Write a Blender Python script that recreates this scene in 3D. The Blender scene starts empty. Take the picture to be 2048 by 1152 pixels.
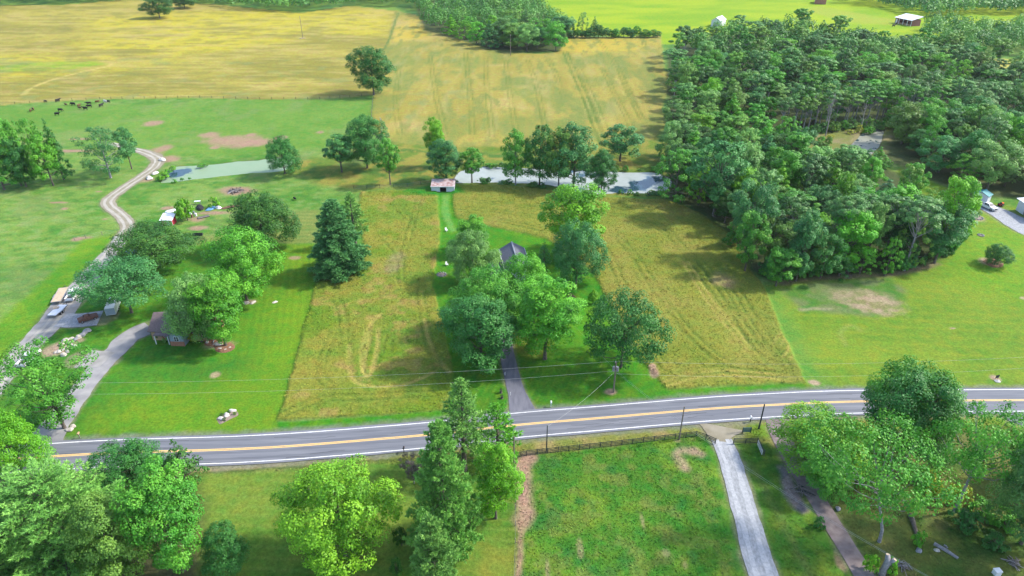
import bpy, math, random
import numpy as np
from mathutils import Vector, Matrix, Euler
R_ = math.radians
scn = bpy.context.scene
COL = scn.collection
rnd = random.Random(7)

# ------------------------------------------------------------------ camera
CAM_H, PITCH, FPX = 85.0, 30.0, 1366.0          # FPX: focal length in pixels of the 2048 px photograph
cam = bpy.data.cameras.new("camera"); camo = bpy.data.objects.new("camera", cam); COL.objects.link(camo)
cam.sensor_width = 36.0; cam.lens = 36.0 * FPX / 2048.0
cam.clip_start = 0.5; cam.clip_end = 20000.0
camo.location = (0, 0, CAM_H); camo.rotation_euler = (R_(90 - PITCH), 0, 0)
scn.camera = camo

# ------------------------------------------------------------------ sky, sun, exposure
SUN_EL, SUN_AZ = 43.0, 78.0                      # azimuth clockwise from +Y
w = bpy.data.worlds.new("World"); scn.world = w; w.use_nodes = True
nt = w.node_tree
sky = nt.nodes.new('ShaderNodeTexSky'); sky.sky_type = 'NISHITA'; sky.sun_disc = False
sky.sun_elevation = R_(SUN_EL); sky.sun_rotation = R_(SUN_AZ); sky.air_density = 1.0; sky.dust_density = 1.5
nt.links.new(sky.outputs[0], nt.nodes['Background'].inputs[0])
nt.nodes['Background'].inputs[1].default_value = 0.15
sl = bpy.data.lights.new("sun", 'SUN'); so = bpy.data.objects.new("sun", sl); COL.objects.link(so)
sl.energy = 2.3; sl.angle = R_(4.0); sl.color = (1.0, 0.94, 0.84)
sd = Vector((math.cos(R_(SUN_EL)) * math.sin(R_(SUN_AZ)), math.cos(R_(SUN_EL)) * math.cos(R_(SUN_AZ)), math.sin(R_(SUN_EL))))
so.rotation_euler = (-sd).to_track_quat('-Z', 'Y').to_euler(); so.location = sd * 400
scn.view_settings.view_transform = 'Standard'; scn.view_settings.look = 'None'
scn.view_settings.gamma = 1.0; scn.view_settings.exposure = 1.55
scn.view_settings.use_curve_mapping = False

# ------------------------------------------------------------------ pixel <-> ground
_cp, _sp = math.cos(R_(PITCH)), math.sin(R_(PITCH))
def P(px, py, z=0.0):
    u, v = (px - 1024) / FPX, (py - 576) / FPX
    dy, dz = _cp - v * _sp, -_sp - v * _cp
    t = (z - CAM_H) / dz
    return Vector((u * t, dy * t, z))
def proj(x, y, z):
    d = y * _cp - (z - CAM_H) * _sp
    q = y * _sp + (z - CAM_H) * _cp
    return 1024 + FPX * x / d, 576 - FPX * q / d
def depth(x, y, z): return y * _cp - (z - CAM_H) * _sp
def pxm(px, py): p = P(px, py); return FPX / depth(p.x, p.y, 0)      # photo pixels per metre there
def height_at(p, ty):                            # height whose top shows at row ty
    v = (ty - 576) / FPX
    # q/d = -v
    return CAM_H + p.y * (-v * _cp - _sp) / (_cp - v * _sp)
def PP(pts): return np.array([P(a, b)[:2] for a, b in pts])

# ------------------------------------------------------------------ numpy noise
def _hash(ix, iy, seed):
    n = (ix * 374761393 + iy * 668265263 + seed * 1442695041) & 0xffffffff
    n = ((n ^ (n >> 13)) * 1274126177) & 0xffffffff
    return ((n ^ (n >> 16)) & 0xffff) / 65535.0
def vnoise(x, y, seed=0):
    ix = np.floor(x).astype(np.int64); iy = np.floor(y).astype(np.int64)
    fx = x - ix; fy = y - iy
    fx = fx * fx * (3 - 2 * fx); fy = fy * fy * (3 - 2 * fy)
    a = _hash(ix, iy, seed); b = _hash(ix + 1, iy, seed); c = _hash(ix, iy + 1, seed); d = _hash(ix + 1, iy + 1, seed)
    return (a * (1 - fx) + b * fx) * (1 - fy) + (c * (1 - fx) + d * fx) * fy
def fbm(x, y, s, oct=3, seed=0):
    o = 0; amp = 0.5; tot = 0
    for k in range(oct):
        o = o + amp * vnoise(x / s + 17.3 * k, y / s - 9.1 * k, seed + k); tot += amp; amp *= .55; s *= .5
    return o / tot
def sstep(a, b, x):
    t = np.clip((x - a) / (b - a), 0, 1); return t * t * (3 - 2 * t)
def H(x, y):                                     # gentle lie of the land
    x = np.asarray(x, float); y = np.asarray(y, float)
    return 0.9 * (fbm(x + 500, y + 300, 70., 2, 3) - .5) + 0.35 * (fbm(x + 900, y, 22., 1, 5) - .5)
def Hs(x, y): return float(H(np.array([x]), np.array([y]))[0])

def seg_dist(x, y, pts, closed=False):
    d = np.full(x.shape, 1e9)
    n = len(pts)
    for i in range(n if closed else n - 1):
        a = pts[i]; b = pts[(i + 1) % n]
        ab = b - a; L = ab @ ab + 1e-9
        t = np.clip(((x - a[0]) * ab[0] + (y - a[1]) * ab[1]) / L, 0, 1)
        d = np.minimum(d, np.hypot(x - a[0] - t * ab[0], y - a[1] - t * ab[1]))
    return d
def inside(x, y, pts):
    c = np.zeros(x.shape, bool); n = len(pts)
    for i in range(n):
        x0, y0 = pts[i]; x1, y1 = pts[(i + 1) % n]
        if y0 == y1: continue
        k = ((y0 > y) != (y1 > y)) & (x < (x1 - x0) * (y - y0) / (y1 - y0) + x0)
        c ^= k
    return c
def smooth(pts, n=6):                            # Catmull-Rom
    pts = np.asarray(pts, float); o = []
    for i in range(len(pts) - 1):
        p0 = pts[max(i - 1, 0)]; p1 = pts[i]; p2 = pts[i + 1]; p3 = pts[min(i + 2, len(pts) - 1)]
        for k in range(n):
            t = k / n
            o.append(.5 * ((2 * p1) + (p2 - p0) * t + (2 * p0 - 5 * p1 + 4 * p2 - p3) * t * t + (3 * p1 - p0 - 3 * p2 + p3) * t ** 3))
    o.append(pts[-1]); return np.array(o)

# ------------------------------------------------------------------ materials
def nodes(name):
    m = bpy.data.materials.new(name); m.use_nodes = True
    t = m.node_tree; return m, t, t.nodes['Principled BSDF']
def mat(name, col, rough=.7, var=.15, scale=4.0, metal=0.0, bump=0.0, spec=.3, col2=None, detail=4, stretch=None, lohi=(.3, .7)):
    m, t, b = nodes(name); N = t.nodes; L = t.links
    tc = N.new('ShaderNodeTexCoord'); no = N.new('ShaderNodeTexNoise')
    no.inputs['Scale'].default_value = scale; no.inputs['Detail'].default_value = detail
    if stretch:
        mp = N.new('ShaderNodeMapping'); mp.inputs['Scale'].default_value = stretch
        L.new(tc.outputs['Object'], mp.inputs[0]); L.new(mp.outputs[0], no.inputs['Vector'])
    else: L.new(tc.outputs['Object'], no.inputs['Vector'])
    mx = N.new('ShaderNodeMix'); mx.data_type = 'RGBA'
    c = np.array(col); d = np.array(col2) if col2 is not None else c * (1 + var)
    if col2 is None: c = c * (1 - var)
    mx.inputs[6].default_value = (*c, 1); mx.inputs[7].default_value = (*d, 1)
    mr = N.new('ShaderNodeMapRange'); mr.inputs[1].default_value = lohi[0]; mr.inputs[2].default_value = lohi[1]
    L.new(no.outputs[0], mr.inputs[0]); L.new(mr.outputs[0], mx.inputs[0])
    L.new(mx.outputs[2], b.inputs['Base Color'])
    b.inputs['Roughness'].default_value = rough; b.inputs['Metallic'].default_value = metal
    b.inputs['Specular IOR Level'].default_value = spec
    if bump:
        bp = N.new('ShaderNodeBump'); bp.inputs['Strength'].default_value = bump; bp.inputs['Distance'].default_value = .05
        L.new(no.outputs[0], bp.inputs['Height']); L.new(bp.outputs[0], b.inputs['Normal'])
    return m
M = {}
M['asphalt'] = mat('asphalt', (.108, .115, .135), .85, scale=1.0, col2=(.16, .167, .187), bump=.1, detail=9, stretch=(.07, 1.1, 1))
M['asphalt_worn'] = mat('asphalt_worn', (.088, .094, .112), .8, scale=1.0, col2=(.135, .142, .16), detail=9, stretch=(.09, 1.5, 1))
M['white_line'] = mat('white_line', (.62, .62, .62), .75, .22, 3)
M['yellow_line'] = mat('yellow_line', (.66, .42, .13), .7, .12, 3)
M['gravel'] = mat('gravel', (.19, .18, .165), .95, scale=.5, col2=(.29, .28, .265), bump=.4, detail=8)
M['gravel_blue'] = mat('gravel_blue', (.19, .198, .208), .95, scale=2.2, col2=(.31, .32, .335), bump=.5, detail=10, stretch=(1.3, .7, 1))
M['track_dirt'] = mat('track_dirt', (.17, .15, .10), .95, scale=.35, col2=(.25, .225, .17), bump=.3, detail=8)
M['rut'] = mat('rut', (.27, .25, .21), .95, scale=.5, col2=(.34, .32, .28), bump=.3)
M['rut_blue'] = mat('rut_blue', (.26, .268, .28), .95, scale=2.5, col2=(.36, .37, .385), bump=.4, detail=9)
M['drive_asphalt'] = mat('drive_asphalt', (.085, .088, .11), .9, scale=.7, col2=(.15, .15, .175), bump=.1, detail=9, stretch=(1.5, .4, 1))
M['old_asphalt'] = mat('old_asphalt', (.13, .10, .10), .9, scale=.9, col2=(.22, .18, .17), bump=.2)
M['concrete'] = mat('concrete', (.15, .15, .16), .9, scale=.3, col2=(.29, .28, .27), detail=9)
M['wood_grey'] = mat('wood_grey', (.17, .15, .14), .9, .3, 5)
M['wood_dark'] = mat('wood_dark', (.035, .045, .04), .85, .3, 4)
M['pole'] = mat('pole', (.16, .13, .11), .9, .3, 3)
M['bark'] = mat('bark', (.10, .085, .07), .95, .35, 3, bump=.5)
M['bark_pale'] = mat('bark_pale', (.22, .21, .22), .95, .3, 3, bump=.5)
M['bark_dead'] = mat('bark_dead', (.25, .23, .23), .95, .3, 4)
M['rock'] = mat('rock', (.30, .27, .23), .95, scale=1.5, col2=(.45, .42, .38), bump=.5)
M['rock_white'] = mat('rock_white', (.50, .47, .43), .95, .15, 1.5, bump=.4)
M['rock_grey'] = mat('rock_grey', (.22, .22, .24), .95, .2, 1.5, bump=.4)
M['mulch'] = mat('mulch', (.16, .085, .05), .95, .4, 4, bump=.5)
M['mulch_grey'] = mat('mulch_grey', (.19, .15, .12), .95, .35, 4, bump=.5)
M['white_paint'] = mat('white_paint', (.66, .67, .68), .4, .04, 2, spec=.5)
M['white_metal'] = mat('white_metal', (.62, .63, .65), .45, .08, 1.0, spec=.5)
M['glass'] = mat('glass', (.015, .02, .03), .08, .1, 1, spec=.8)
M['tyre'] = mat('tyre', (.015, .015, .016), .9, .2, 3)
M['rim'] = mat('rim', (.35, .35, .37), .35, .1, 2, metal=.7)
M['steel'] = mat('steel', (.25, .26, .28), .5, .2, 2, metal=.4)
M['dark'] = mat('dark', (.02, .02, .023), .9, .2, 2)
M['deck_wood'] = mat('deck_wood', (.42, .33, .23), .9, .15, 2)
M['shingle'] = mat('shingle', (.10, .105, .13), .9, .2, 3, bump=.2)
M['shingle_brown'] = mat('shingle_brown', (.13, .10, .10), .9, .2, 3, bump=.2)
M['siding_white'] = mat('siding_white', (.55, .57, .6), .6, .06, 1)
M['siding_blue'] = mat('siding_blue', (.23, .28, .33), .6, .08, 2)
M['tan'] = mat('tan', (.38, .26, .15), .8, .12, 2)
M['brick_red'] = mat('brick_red', (.30, .14, .09), .9, .25, 3)
M['red_paint'] = mat('red_paint', (.30, .015, .03), .7, .12, 2)
M['red_wood'] = mat('red_wood', (.22, .10, .09), .85, .2, 2)
M['rust_roof'] = mat('rust_roof', (.22, .10, .09), .8, scale=.9, col2=(.50, .44, .43))
M['teal'] = mat('teal', (.04, .20, .22), .5, .15, 1.5)
M['rust'] = mat('rust', (.14, .07, .05), .9, .4, 3)
M['tarp_blue'] = mat('tarp_blue', (.10, .25, .40), .6, .2, 2)
M['orange'] = mat('orange', (.55, .10, .02), .5, .15, 3)
M['cow_black'] = mat('cow_black', (.012, .011, .011), .7, .2, 2)
M['cow_brown'] = mat('cow_brown', (.09, .035, .018), .7, .25, 2)
M['cow_white'] = mat('cow_white', (.5, .47, .44), .7, .15, 2)
M['wire'] = mat('wire', (.38, .40, .38), .6, .1, 1)
M['yellow_plastic'] = mat('yellow_plastic', (.7, .45, .02), .5, .1, 1)
M['sign_green'] = mat('sign_green', (.03, .11, .13), .5, .12, 3)

def ground_mat(name, bump=.6):
    m, t, b = nodes(name); N = t.nodes; L = t.links
    at = N.new('ShaderNodeAttribute'); at.attribute_name = 'albedo'
    tc = N.new('ShaderNodeTexCoord')
    n1 = N.new('ShaderNodeTexNoise'); n1.inputs['Scale'].default_value = 2.2; n1.inputs['Detail'].default_value = 5; n1.inputs['Roughness'].default_value = .78
    L.new(tc.outputs['Object'], n1.inputs['Vector'])
    mr = N.new('ShaderNodeMapRange'); mr.inputs[1].default_value = .25; mr.inputs[2].default_value = .75; mr.inputs[3].default_value = .50; mr.inputs[4].default_value = 1.55
    L.new(n1.outputs[0], mr.inputs[0])
    mu = N.new('ShaderNodeVectorMath'); mu.operation = 'MULTIPLY'
    L.new(at.outputs['Color'], mu.inputs[0]); L.new(mr.outputs[0], mu.inputs[1])
    hs = N.new('ShaderNodeHueSaturation')
    n2 = N.new('ShaderNodeTexNoise'); n2.inputs['Scale'].default_value = .45; n2.inputs['Detail'].default_value = 5
    L.new(tc.outputs['Object'], n2.inputs['Vector'])
    mr2 = N.new('ShaderNodeMapRange'); mr2.inputs[1].default_value = .3; mr2.inputs[2].default_value = .7; mr2.inputs[3].default_value = .475; mr2.inputs[4].default_value = .525
    L.new(n2.outputs[0], mr2.inputs[0]); L.new(mr2.outputs[0], hs.inputs['Hue']); L.new(mu.outputs[0], hs.inputs['Color'])
    L.new(hs.outputs[0], b.inputs['Base Color'])
    b.inputs['Roughness'].default_value = .95; b.inputs['Specular IOR Level'].default_value = .1
    bp = N.new('ShaderNodeBump'); bp.inputs['Strength'].default_value = bump; bp.inputs['Distance'].default_value = .18
    L.new(n1.outputs[0], bp.inputs['Height']); L.new(bp.outputs[0], b.inputs['Normal'])
    return m
M['ground'] = ground_mat('grassland')

def leaf_mat(name, trans=.3, gain=1.0):
    m, t, b = nodes(name); N = t.nodes; L = t.links
    oi = N.new('ShaderNodeObjectInfo'); at = N.new('ShaderNodeAttribute'); at.attribute_name = 'tint'
    mr = N.new('ShaderNodeMapRange'); mr.inputs[3].default_value = .55 * gain; mr.inputs[4].default_value = 1.5 * gain
    L.new(at.outputs['Fac'], mr.inputs[0])
    mu = N.new('ShaderNodeVectorMath'); mu.operation = 'MULTIPLY'
    L.new(oi.outputs['Color'], mu.inputs[0]); L.new(mr.outputs[0], mu.inputs[1])
    hs = N.new('ShaderNodeHueSaturation')
    mr2 = N.new('ShaderNodeMapRange'); mr2.inputs[3].default_value = .522; mr2.inputs[4].default_value = .478
    L.new(at.outputs['Fac'], mr2.inputs[0]); L.new(mr2.outputs[0], hs.inputs['Hue']); L.new(mu.outputs[0], hs.inputs['Color'])
    L.new(hs.outputs[0], b.inputs['Base Color'])
    b.inputs['Roughness'].default_value = .5; b.inputs['Specular IOR Level'].default_value = .25
    tr = N.new('ShaderNodeBsdfTranslucent'); L.new(hs.outputs[0], tr.inputs[0])
    mx = N.new('ShaderNodeMixShader'); mx.inputs[0].default_value = trans
    L.new(b.outputs[0], mx.inputs[1]); L.new(tr.outputs[0], mx.inputs[2])
    L.new(mx.outputs[0], N['Material Output'].inputs[0])
    return m
M['leaf'] = leaf_mat('leaves', .20, 1.68); M['needle'] = leaf_mat('needles', .20, 1.9)

# ------------------------------------------------------------------ object helpers
def tag(o, label=None, cat=None, group=None, kind=None):
    if label: o['label'] = label
    if cat: o['category'] = cat
    if group: o['group'] = group
    if kind: o['kind'] = kind
    return o
def link(o, parent=None):
    COL.objects.link(o)
    if parent: o.parent = parent
    return o
def empty(name, loc, rz=0, label=None, cat=None, group=None):
    o = bpy.data.objects.new(name, None); o.empty_display_size = .2
    COL.objects.link(o); o.location = loc; o.rotation_euler = (0, 0, rz)
    return tag(o, label, cat, group)
def raw_mesh(name, V, F, m=None, smooth_=False, tint=None):
    """V (n,3) array, F (k,3|4) int array."""
    V = np.asarray(V, np.float32); F = np.asarray(F, np.int32)
    me = bpy.data.meshes.new(name); k = F.shape[1]
    me.vertices.add(len(V)); me.vertices.foreach_set('co', V.ravel())
    me.loops.add(F.size); me.loops.foreach_set('vertex_index', F.ravel())
    me.polygons.add(len(F)); me.polygons.foreach_set('loop_start', np.arange(0, F.size, k, dtype=np.int32))
    me.update(calc_edges=True)
    if smooth_: me.polygons.foreach_set('use_smooth', np.ones(len(F), bool))
    if tint is not None:
        a = me.attributes.new('tint', 'FLOAT', 'POINT'); a.data.foreach_set('value', np.asarray(tint, np.float32))
    if m: me.materials.append(m)
    return me
class MB:
    def __init__(s): s.v = []; s.f = []
    def add(s, vs, fs):
        b = len(s.v); s.v += [tuple(v) for v in vs]; s.f += [tuple(i + b for i in f) for f in fs]; return s
    def box(s, c, d, rz=0, bev=0):
        cx, cy, cz = c; dx, dy, dz = d[0] / 2, d[1] / 2, d[2] / 2
        co, si = math.cos(rz), math.sin(rz); vs = []
        for z in (-dz, dz):
            for x, y in ((-dx, -dy), (dx, -dy), (dx, dy), (-dx, dy)):
                k = 1.0 if z < 0 or not bev else 1.0 - bev
                vs.append((cx + (x * co - y * si) * k, cy + (x * si + y * co) * k, cz + z))
        return s.add(vs, [(3, 2, 1, 0), (4, 5, 6, 7), (0, 1, 5, 4), (1, 2, 6, 5), (2, 3, 7, 6), (3, 0, 4, 7)])
    def prism(s, prof, y0, y1):                  # prof in (x,z), extruded along y
        n = len(prof)
        vs = [(x, y0, z) for x, z in prof] + [(x, y1, z) for x, z in prof]
        fs = [tuple(range(n)), tuple(range(2 * n - 1, n - 1, -1))] + [(i, i + n, (i + 1) % n + n, (i + 1) % n) for i in range(n)]
        return s.add(vs, fs)
    def tube(s, pts, rad, n=6, cap=True):
        pts = [Vector(p) for p in pts]; b = len(s.v); up = Vector((0, 0, 1))
        for i, p in enumerate(pts):
            d = (pts[min(i + 1, len(pts) - 1)] - pts[max(i - 1, 0)]).normalized()
            a = d.cross(up if abs(d.z) < .9 else Vector((1, 0, 0))).normalized(); c = d.cross(a)
            r = rad[i] if hasattr(rad, '__len__') else rad
            for k in range(n):
                t = 2 * math.pi * k / n; s.v.append(tuple(p + a * (r * math.cos(t)) + c * (r * math.sin(t))))
        for i in range(len(pts) - 1):
            for k in range(n):
                s.f.append((b + i * n + k, b + i * n + (k + 1) % n, b + (i + 1) * n + (k + 1) % n, b + (i + 1) * n + k))
        if cap:
            s.f.append(tuple(b + k for k in range(n - 1, -1, -1))); e = b + (len(pts) - 1) * n
            s.f.append(tuple(e + k for k in range(n)))
        return s
    def mesh(s, name, m, sm=False):
        me = bpy.data.meshes.new(name); me.from_pydata(s.v, [], s.f); me.validate(); me.update()
        if sm: me.polygons.foreach_set('use_smooth', np.ones(len(me.polygons), bool))
        if m: me.materials.append(M[m] if isinstance(m, str) else m)
        return me
    def build(s, name, m, parent=None, sm=False):
        return link(bpy.data.objects.new(name, s.mesh(name, m, sm)), parent)
def inst(name, me, parent=None, loc=(0, 0, 0), rot=(0, 0, 0), sc=(1, 1, 1), color=None):
    o = bpy.data.objects.new(name, me); COL.objects.link(o)
    if parent: o.parent = parent
    o.location = loc; o.rotation_euler = rot; o.scale = sc
    if color: o.color = (*color, 1)
    return o
def gp(px, py, dz=0.0):                          # ground point under a photo pixel
    p = P(px, py); return Vector((p.x, p.y, Hs(p.x, p.y) + dz))
def dirang(a, b):                                # heading between two photo pixels on the ground
    a = P(*a); b = P(*b); return math.atan2(b.y - a.y, b.x - a.x)

# ================================================================== ROADS, DRIVES, PONDS (outlines first: the ground makes room for them)
road_c = smooth(PP([(-330, 938), (-120, 930), (160, 911.5), (385, 902.5), (512, 895.5), (690, 882.5), (860, 868), (1024, 850), (1190, 836), (1360, 822.5), (1536, 812.5), (1690, 805.5), (1915, 801.5), (2048, 800.5), (2300, 800), (2700, 802)]), 10)
RIB = [  # name, pixels, width in metres (one per point or one number), material
    ('gravel_drive', [(-70, 860), (-10, 775), (50, 700), (100, 650), (130, 612), (165, 572), (195, 535), (225, 500), (246, 470)], [4.6, 4.6, 5, 5.6, 7, 6.5, 5, 4.4, 4], 'gravel'),
    ('farm_track', [(246, 470), (256, 452), (243, 432), (219, 412), (217, 399), (245, 378), (280, 355), (308, 335), (315, 318), (292, 305), (262, 297), (222, 287)], [4, 4, 3.8, 4.2, 4.6, 4.2, 4.2, 4.8, 5.5, 4, 3.2, 2.2], 'track_dirt'),
    ('house_drive', [(78, 900), (100, 866), (150, 800), (200, 735), (236, 700), (262, 674), (305, 654)], [7, 5.4, 4.6, 4.6, 4.8, 5.4, 6], 'concrete'),
    ('parking_spur', [(215, 722), (190, 720), (166, 719)], [5.5, 6, 6.4], 'gravel'),
    ('gravel_bay', [(120, 640), (160, 641), (205, 636)], [5.5, 6, 6.5], 'gravel_blue'),
    ('house_lane', [(1046, 823), (1037, 795), (1027, 762), (1018, 725), (1011, 690), (1006, 655)], [5.2, 3.4, 3.2, 3.1, 3.1, 3.0], 'drive_asphalt'),
    ('gravel_lane', [(1600, 1330), (1527, 1152), (1500, 1060), (1478, 985), (1458, 915), (1443, 880)], [4.6, 4.3, 4.2, 4.0, 3.9, 3.6], 'gravel_blue'),
    ('lane_apron', [(1441, 884), (1439, 868), (1440, 852)], [2.8, 5, 8.2], 'track_dirt'),
    ('paved_lane', [(1555, 838), (1557, 858), (1568, 888), (1592, 935), (1630, 995), (1680, 1075), (1720, 1140), (1790, 1260)], [4.4, 3.6, 3.2, 3, 3, 3, 3, 3], 'old_asphalt'),
    ('yard_gravel', [(1952, 408), (1975, 416), (2005, 430), (2048, 452), (2110, 480)], [6, 7.5, 9, 11, 12], 'gravel_blue'),
    ('side_apron', [(2052, 838), (2035, 832), (2030, 822)], [5, 6, 8], 'drive_asphalt'),
]
for r in RIB:
    c = smooth(PP(r[1]), 8); wd = r[2] if isinstance(r[2], list) else [r[2]] * len(r[1])
    wv = np.interp(np.linspace(0, len(wd) - 1, len(c)), range(len(wd)), wd)
    RIB[RIB.index(r)] = (r[0], c, wv, r[3])
PONDS = [
    smooth(PP([(320, 364), (330, 350), (345, 334), (400, 330), (440, 327), (475, 322), (512, 320), (560, 314), (585, 322), (575, 337), (545, 343), (500, 345), (440, 352), (380, 359), (340, 364), (320, 364)]), 4),
    smooth(PP([(906, 366), (912, 348), (935, 337), (975, 332), (1010, 334), (1090, 338), (1180, 340), (1250, 344), (1310, 345), (1340, 362), (1320, 382), (1240, 384), (1180, 386), (1130, 376), (1090, 368), (1000, 364), (906, 366)]), 4),
    smooth(PP([(1692, 300), (1708, 284), (1728, 264), (1748, 251), (1766, 257), (1762, 286), (1742, 308), (1712, 318), (1692, 300)]), 4)]

# ================================================================== GROUND
yy = [18.0]
while yy[-1] < 1100: yy.append(yy[-1] + max(.28, 1.08 * (yy[-1] ** 2 + CAM_H ** 2) / (CAM_H * FPX / 2)))
while yy[-1] < 9000: yy.append(yy[-1] * 1.25)
yy = np.array(yy)
uu = np.concatenate([-np.linspace(3.2, 1.02, 26)[:-1], np.linspace(-1.02, 1.02, 830), np.linspace(1.02, 3.2, 26)[1:]])
UU, YY = np.meshgrid(uu, yy)
XX = UU * (YY + 49.0) * .866
gx, gy = XX.ravel(), YY.ravel(); NV = gx.size
alb = np.empty((NV, 3)); hz = np.zeros(NV); rough = np.full(NV, .10)
wx = gx + 1.1 * (fbm(gx, gy, 3.0, 2, 11) - .5); wy = gy + 1.1 * (fbm(gx, gy, 3.0, 2, 12) - .5)
nA = fbm(gx, gy, 26., 4, 21); nB = fbm(gx, gy, 7., 4, 22); nC = fbm(gx, gy, 1.8, 3, 23)
patch = sstep(.38, .62, .55 * nA + .45 * nB)
def C(*c): return np.array(c)
def setz(m, a, b, nz):                            # mix of two colours by a noise field, laid over mask m
    k = m > 0
    c = a[None] * (1 - nz[k, None]) + b[None] * nz[k, None]
    alb[k] = alb[k] * (1 - m[k, None]) + c * m[k, None]
def poly(pts, soft=.5, wob=1.0):
    p = PP(pts); lo = p.min(0) - 4 * soft - 3; hi = p.max(0) + 4 * soft + 3
    k = np.where((gx > lo[0]) & (gx < hi[0]) & (gy > lo[1]) & (gy < hi[1]))[0]
    m = np.zeros(NV); x = gx[k] + (wx[k] - gx[k]) * wob; y = gy[k] + (wy[k] - gy[k]) * wob
    d = seg_dist(x, y, p, True); d = np.where(inside(x, y, p), d, -d)
    m[k] = sstep(-soft, soft, d); return m
def stroke(pts, width, soft=.5, px=True, wob=1.0, sm=True):
    p = PP(pts) if px else np.asarray(pts)
    if sm and len(p) > 2: p = smooth(p, 5)
    lo = p.min(0) - width - 3; hi = p.max(0) + width + 3
    k = np.where((gx > lo[0]) & (gx < hi[0]) & (gy > lo[1]) & (gy < hi[1]))[0]
    m = np.zeros(NV)
    d = seg_dist(gx[k] + (wx[k] - gx[k]) * wob, gy[k] + (wy[k] - gy[k]) * wob, p)
    m[k] = 1 - sstep(width / 2 - soft, width / 2 + soft, d); return m
def spot(cx, cy, rx, ry, soft=.5):                # soft blob; radii in photo pixels
    c = P(cx, cy); s = pxm(cx, cy); e = P(cx, cy + ry); ay = max(abs(c.y - e.y), .3); ax = rx / s
    q = np.hypot((gx - c.x) / ax, (gy - c.y) / ay) + .9 * (nB - .5) + .5 * (nC - .5)
    return 1 - sstep(1 - soft, 1 + soft * .6, q)
PAST, PAST2 = C(.058, .150, .018), C(.110, .190, .034)
LAWN, LAWN2 = C(.030, .145, .005), C(.060, .19, .006)
HAY, HAYG = C(.168, .168, .026), C(.100, .160, .018)
DIRT, DIRT2 = C(.24, .16, .105), C(.17, .12, .075)
setz(np.ones(NV), PAST, PAST2, patch)
tf = fbm(gx / 2.2, gy / 1.1, 1.6, 3, 93); setz(.6 * sstep(.52, .7, tf), C(.030, .105, .016), C(.04, .12, .02), nC); setz(.55 * sstep(.55, .72, 1 - tf), C(.13, .205, .055), C(.16, .21, .07), nC)
# -- far country
setz(sstep(430, 520, gy), C(.05, .13, .03), C(.11, .19, .03), patch)
tr = poly([(1040, 22), (1060, -20), (1900, -30), (2048, -10), (2090, 20), (2090, 60), (1960, 70), (1830, 75), (1700, 70), (1330, 90), (1140, 62)], 2)
setz(tr, C(.125, .225, .005), C(.195, .265, .006), sstep(.3, .7, fbm(gx, gy * 2.5, 40., 4, 29)))
setz(poly([(1640, 12), (1800, 42), (1850, 55), (1700, 45), (1600, 20)], 3), C(.21, .22, .02), C(.17, .26, .02), nB)
setz(poly([(1980, 118), (2080, 118), (2080, 165), (2020, 158), (1990, 150)], 2), C(.30, .26, .05), C(.22, .25, .04), nB)
# -- top left hay field
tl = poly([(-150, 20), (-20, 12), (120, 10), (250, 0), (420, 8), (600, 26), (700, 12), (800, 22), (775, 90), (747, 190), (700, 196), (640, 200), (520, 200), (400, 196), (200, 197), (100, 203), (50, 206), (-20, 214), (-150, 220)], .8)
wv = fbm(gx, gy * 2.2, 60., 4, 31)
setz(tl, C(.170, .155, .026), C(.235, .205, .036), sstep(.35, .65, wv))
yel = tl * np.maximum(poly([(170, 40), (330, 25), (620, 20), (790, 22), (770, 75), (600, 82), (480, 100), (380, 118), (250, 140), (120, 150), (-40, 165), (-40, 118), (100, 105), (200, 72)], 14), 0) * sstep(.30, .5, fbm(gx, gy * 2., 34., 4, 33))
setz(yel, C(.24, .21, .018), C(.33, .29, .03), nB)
setz(tl * poly([(-40, 138), (40, 128), (120, 124), (190, 124), (212, 130), (150, 139), (60, 143), (-40, 148)], 3), C(.10, .21, .008), C(.20, .24, .02), nB)
setz(tl * stroke([(48, 190), (62, 178), (100, 162), (150, 148), (215, 134), (224, 128)], 2.2, 1.), C(.36, .29, .09), C(.30, .25, .06), nB)
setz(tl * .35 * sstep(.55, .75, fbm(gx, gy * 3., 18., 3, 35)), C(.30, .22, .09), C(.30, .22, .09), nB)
for yy0 in (188, 193, 180, 170, 150): setz(tl * .45 * stroke([(60, yy0 + 6), (250, yy0), (420, yy0 + 1), (640, yy0 + 2)], 1.0, .6), C(.09, .12, .03), C(.12, .13, .03), nB)
stk = fbm(gx / 14., gy / 1.6 + gx * .04, 1., 3, 87)
setz(tl * .55 * sstep(.5, .72, stk), C(.105, .115, .028), C(.14, .13, .03), nC); setz(tl * .5 * sstep(.54, .74, 1 - stk), C(.27, .225, .08), C(.29, .25, .06), nC)
hz += tl * .30
# -- upper centre hay field
uc = poly([(790, 22), (830, 28), (870, 60), (930, 84), (1000, 105), (1080, 108), (1118, 104), (1138, 72), (1200, 74), (1322, 73), (1328, 140), (1350, 158), (1325, 205), (1330, 250), (1300, 290), (1200, 300), (1000, 300), (800, 292), (765, 275), (742, 250), (748, 190)], 1)
th = P(1130, 105) - P(1200, 290); rowdir = math.atan2(th.y, th.x)
acr = -gx * math.sin(R_(88)) + gy * math.cos(R_(88))
strp = .5 + .5 * np.sin(acr * 1.3 + 4 * fbm(gx, gy, 40., 2, 37)); strp2 = vnoise(acr / 1.7, gy / 60., 39)
setz(uc, C(.190, .162, .030), C(.245, .212, .046), np.clip(.5 * strp2 + .8 * (nA - .25), 0, 1))
setz(uc * .9 * sstep(.44, .62, fbm(gx * 1.8, gy, 26., 4, 41)) * (.35 + .65 * strp2), C(.075, .125, .022), C(.14, .17, .04), nB)
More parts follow.
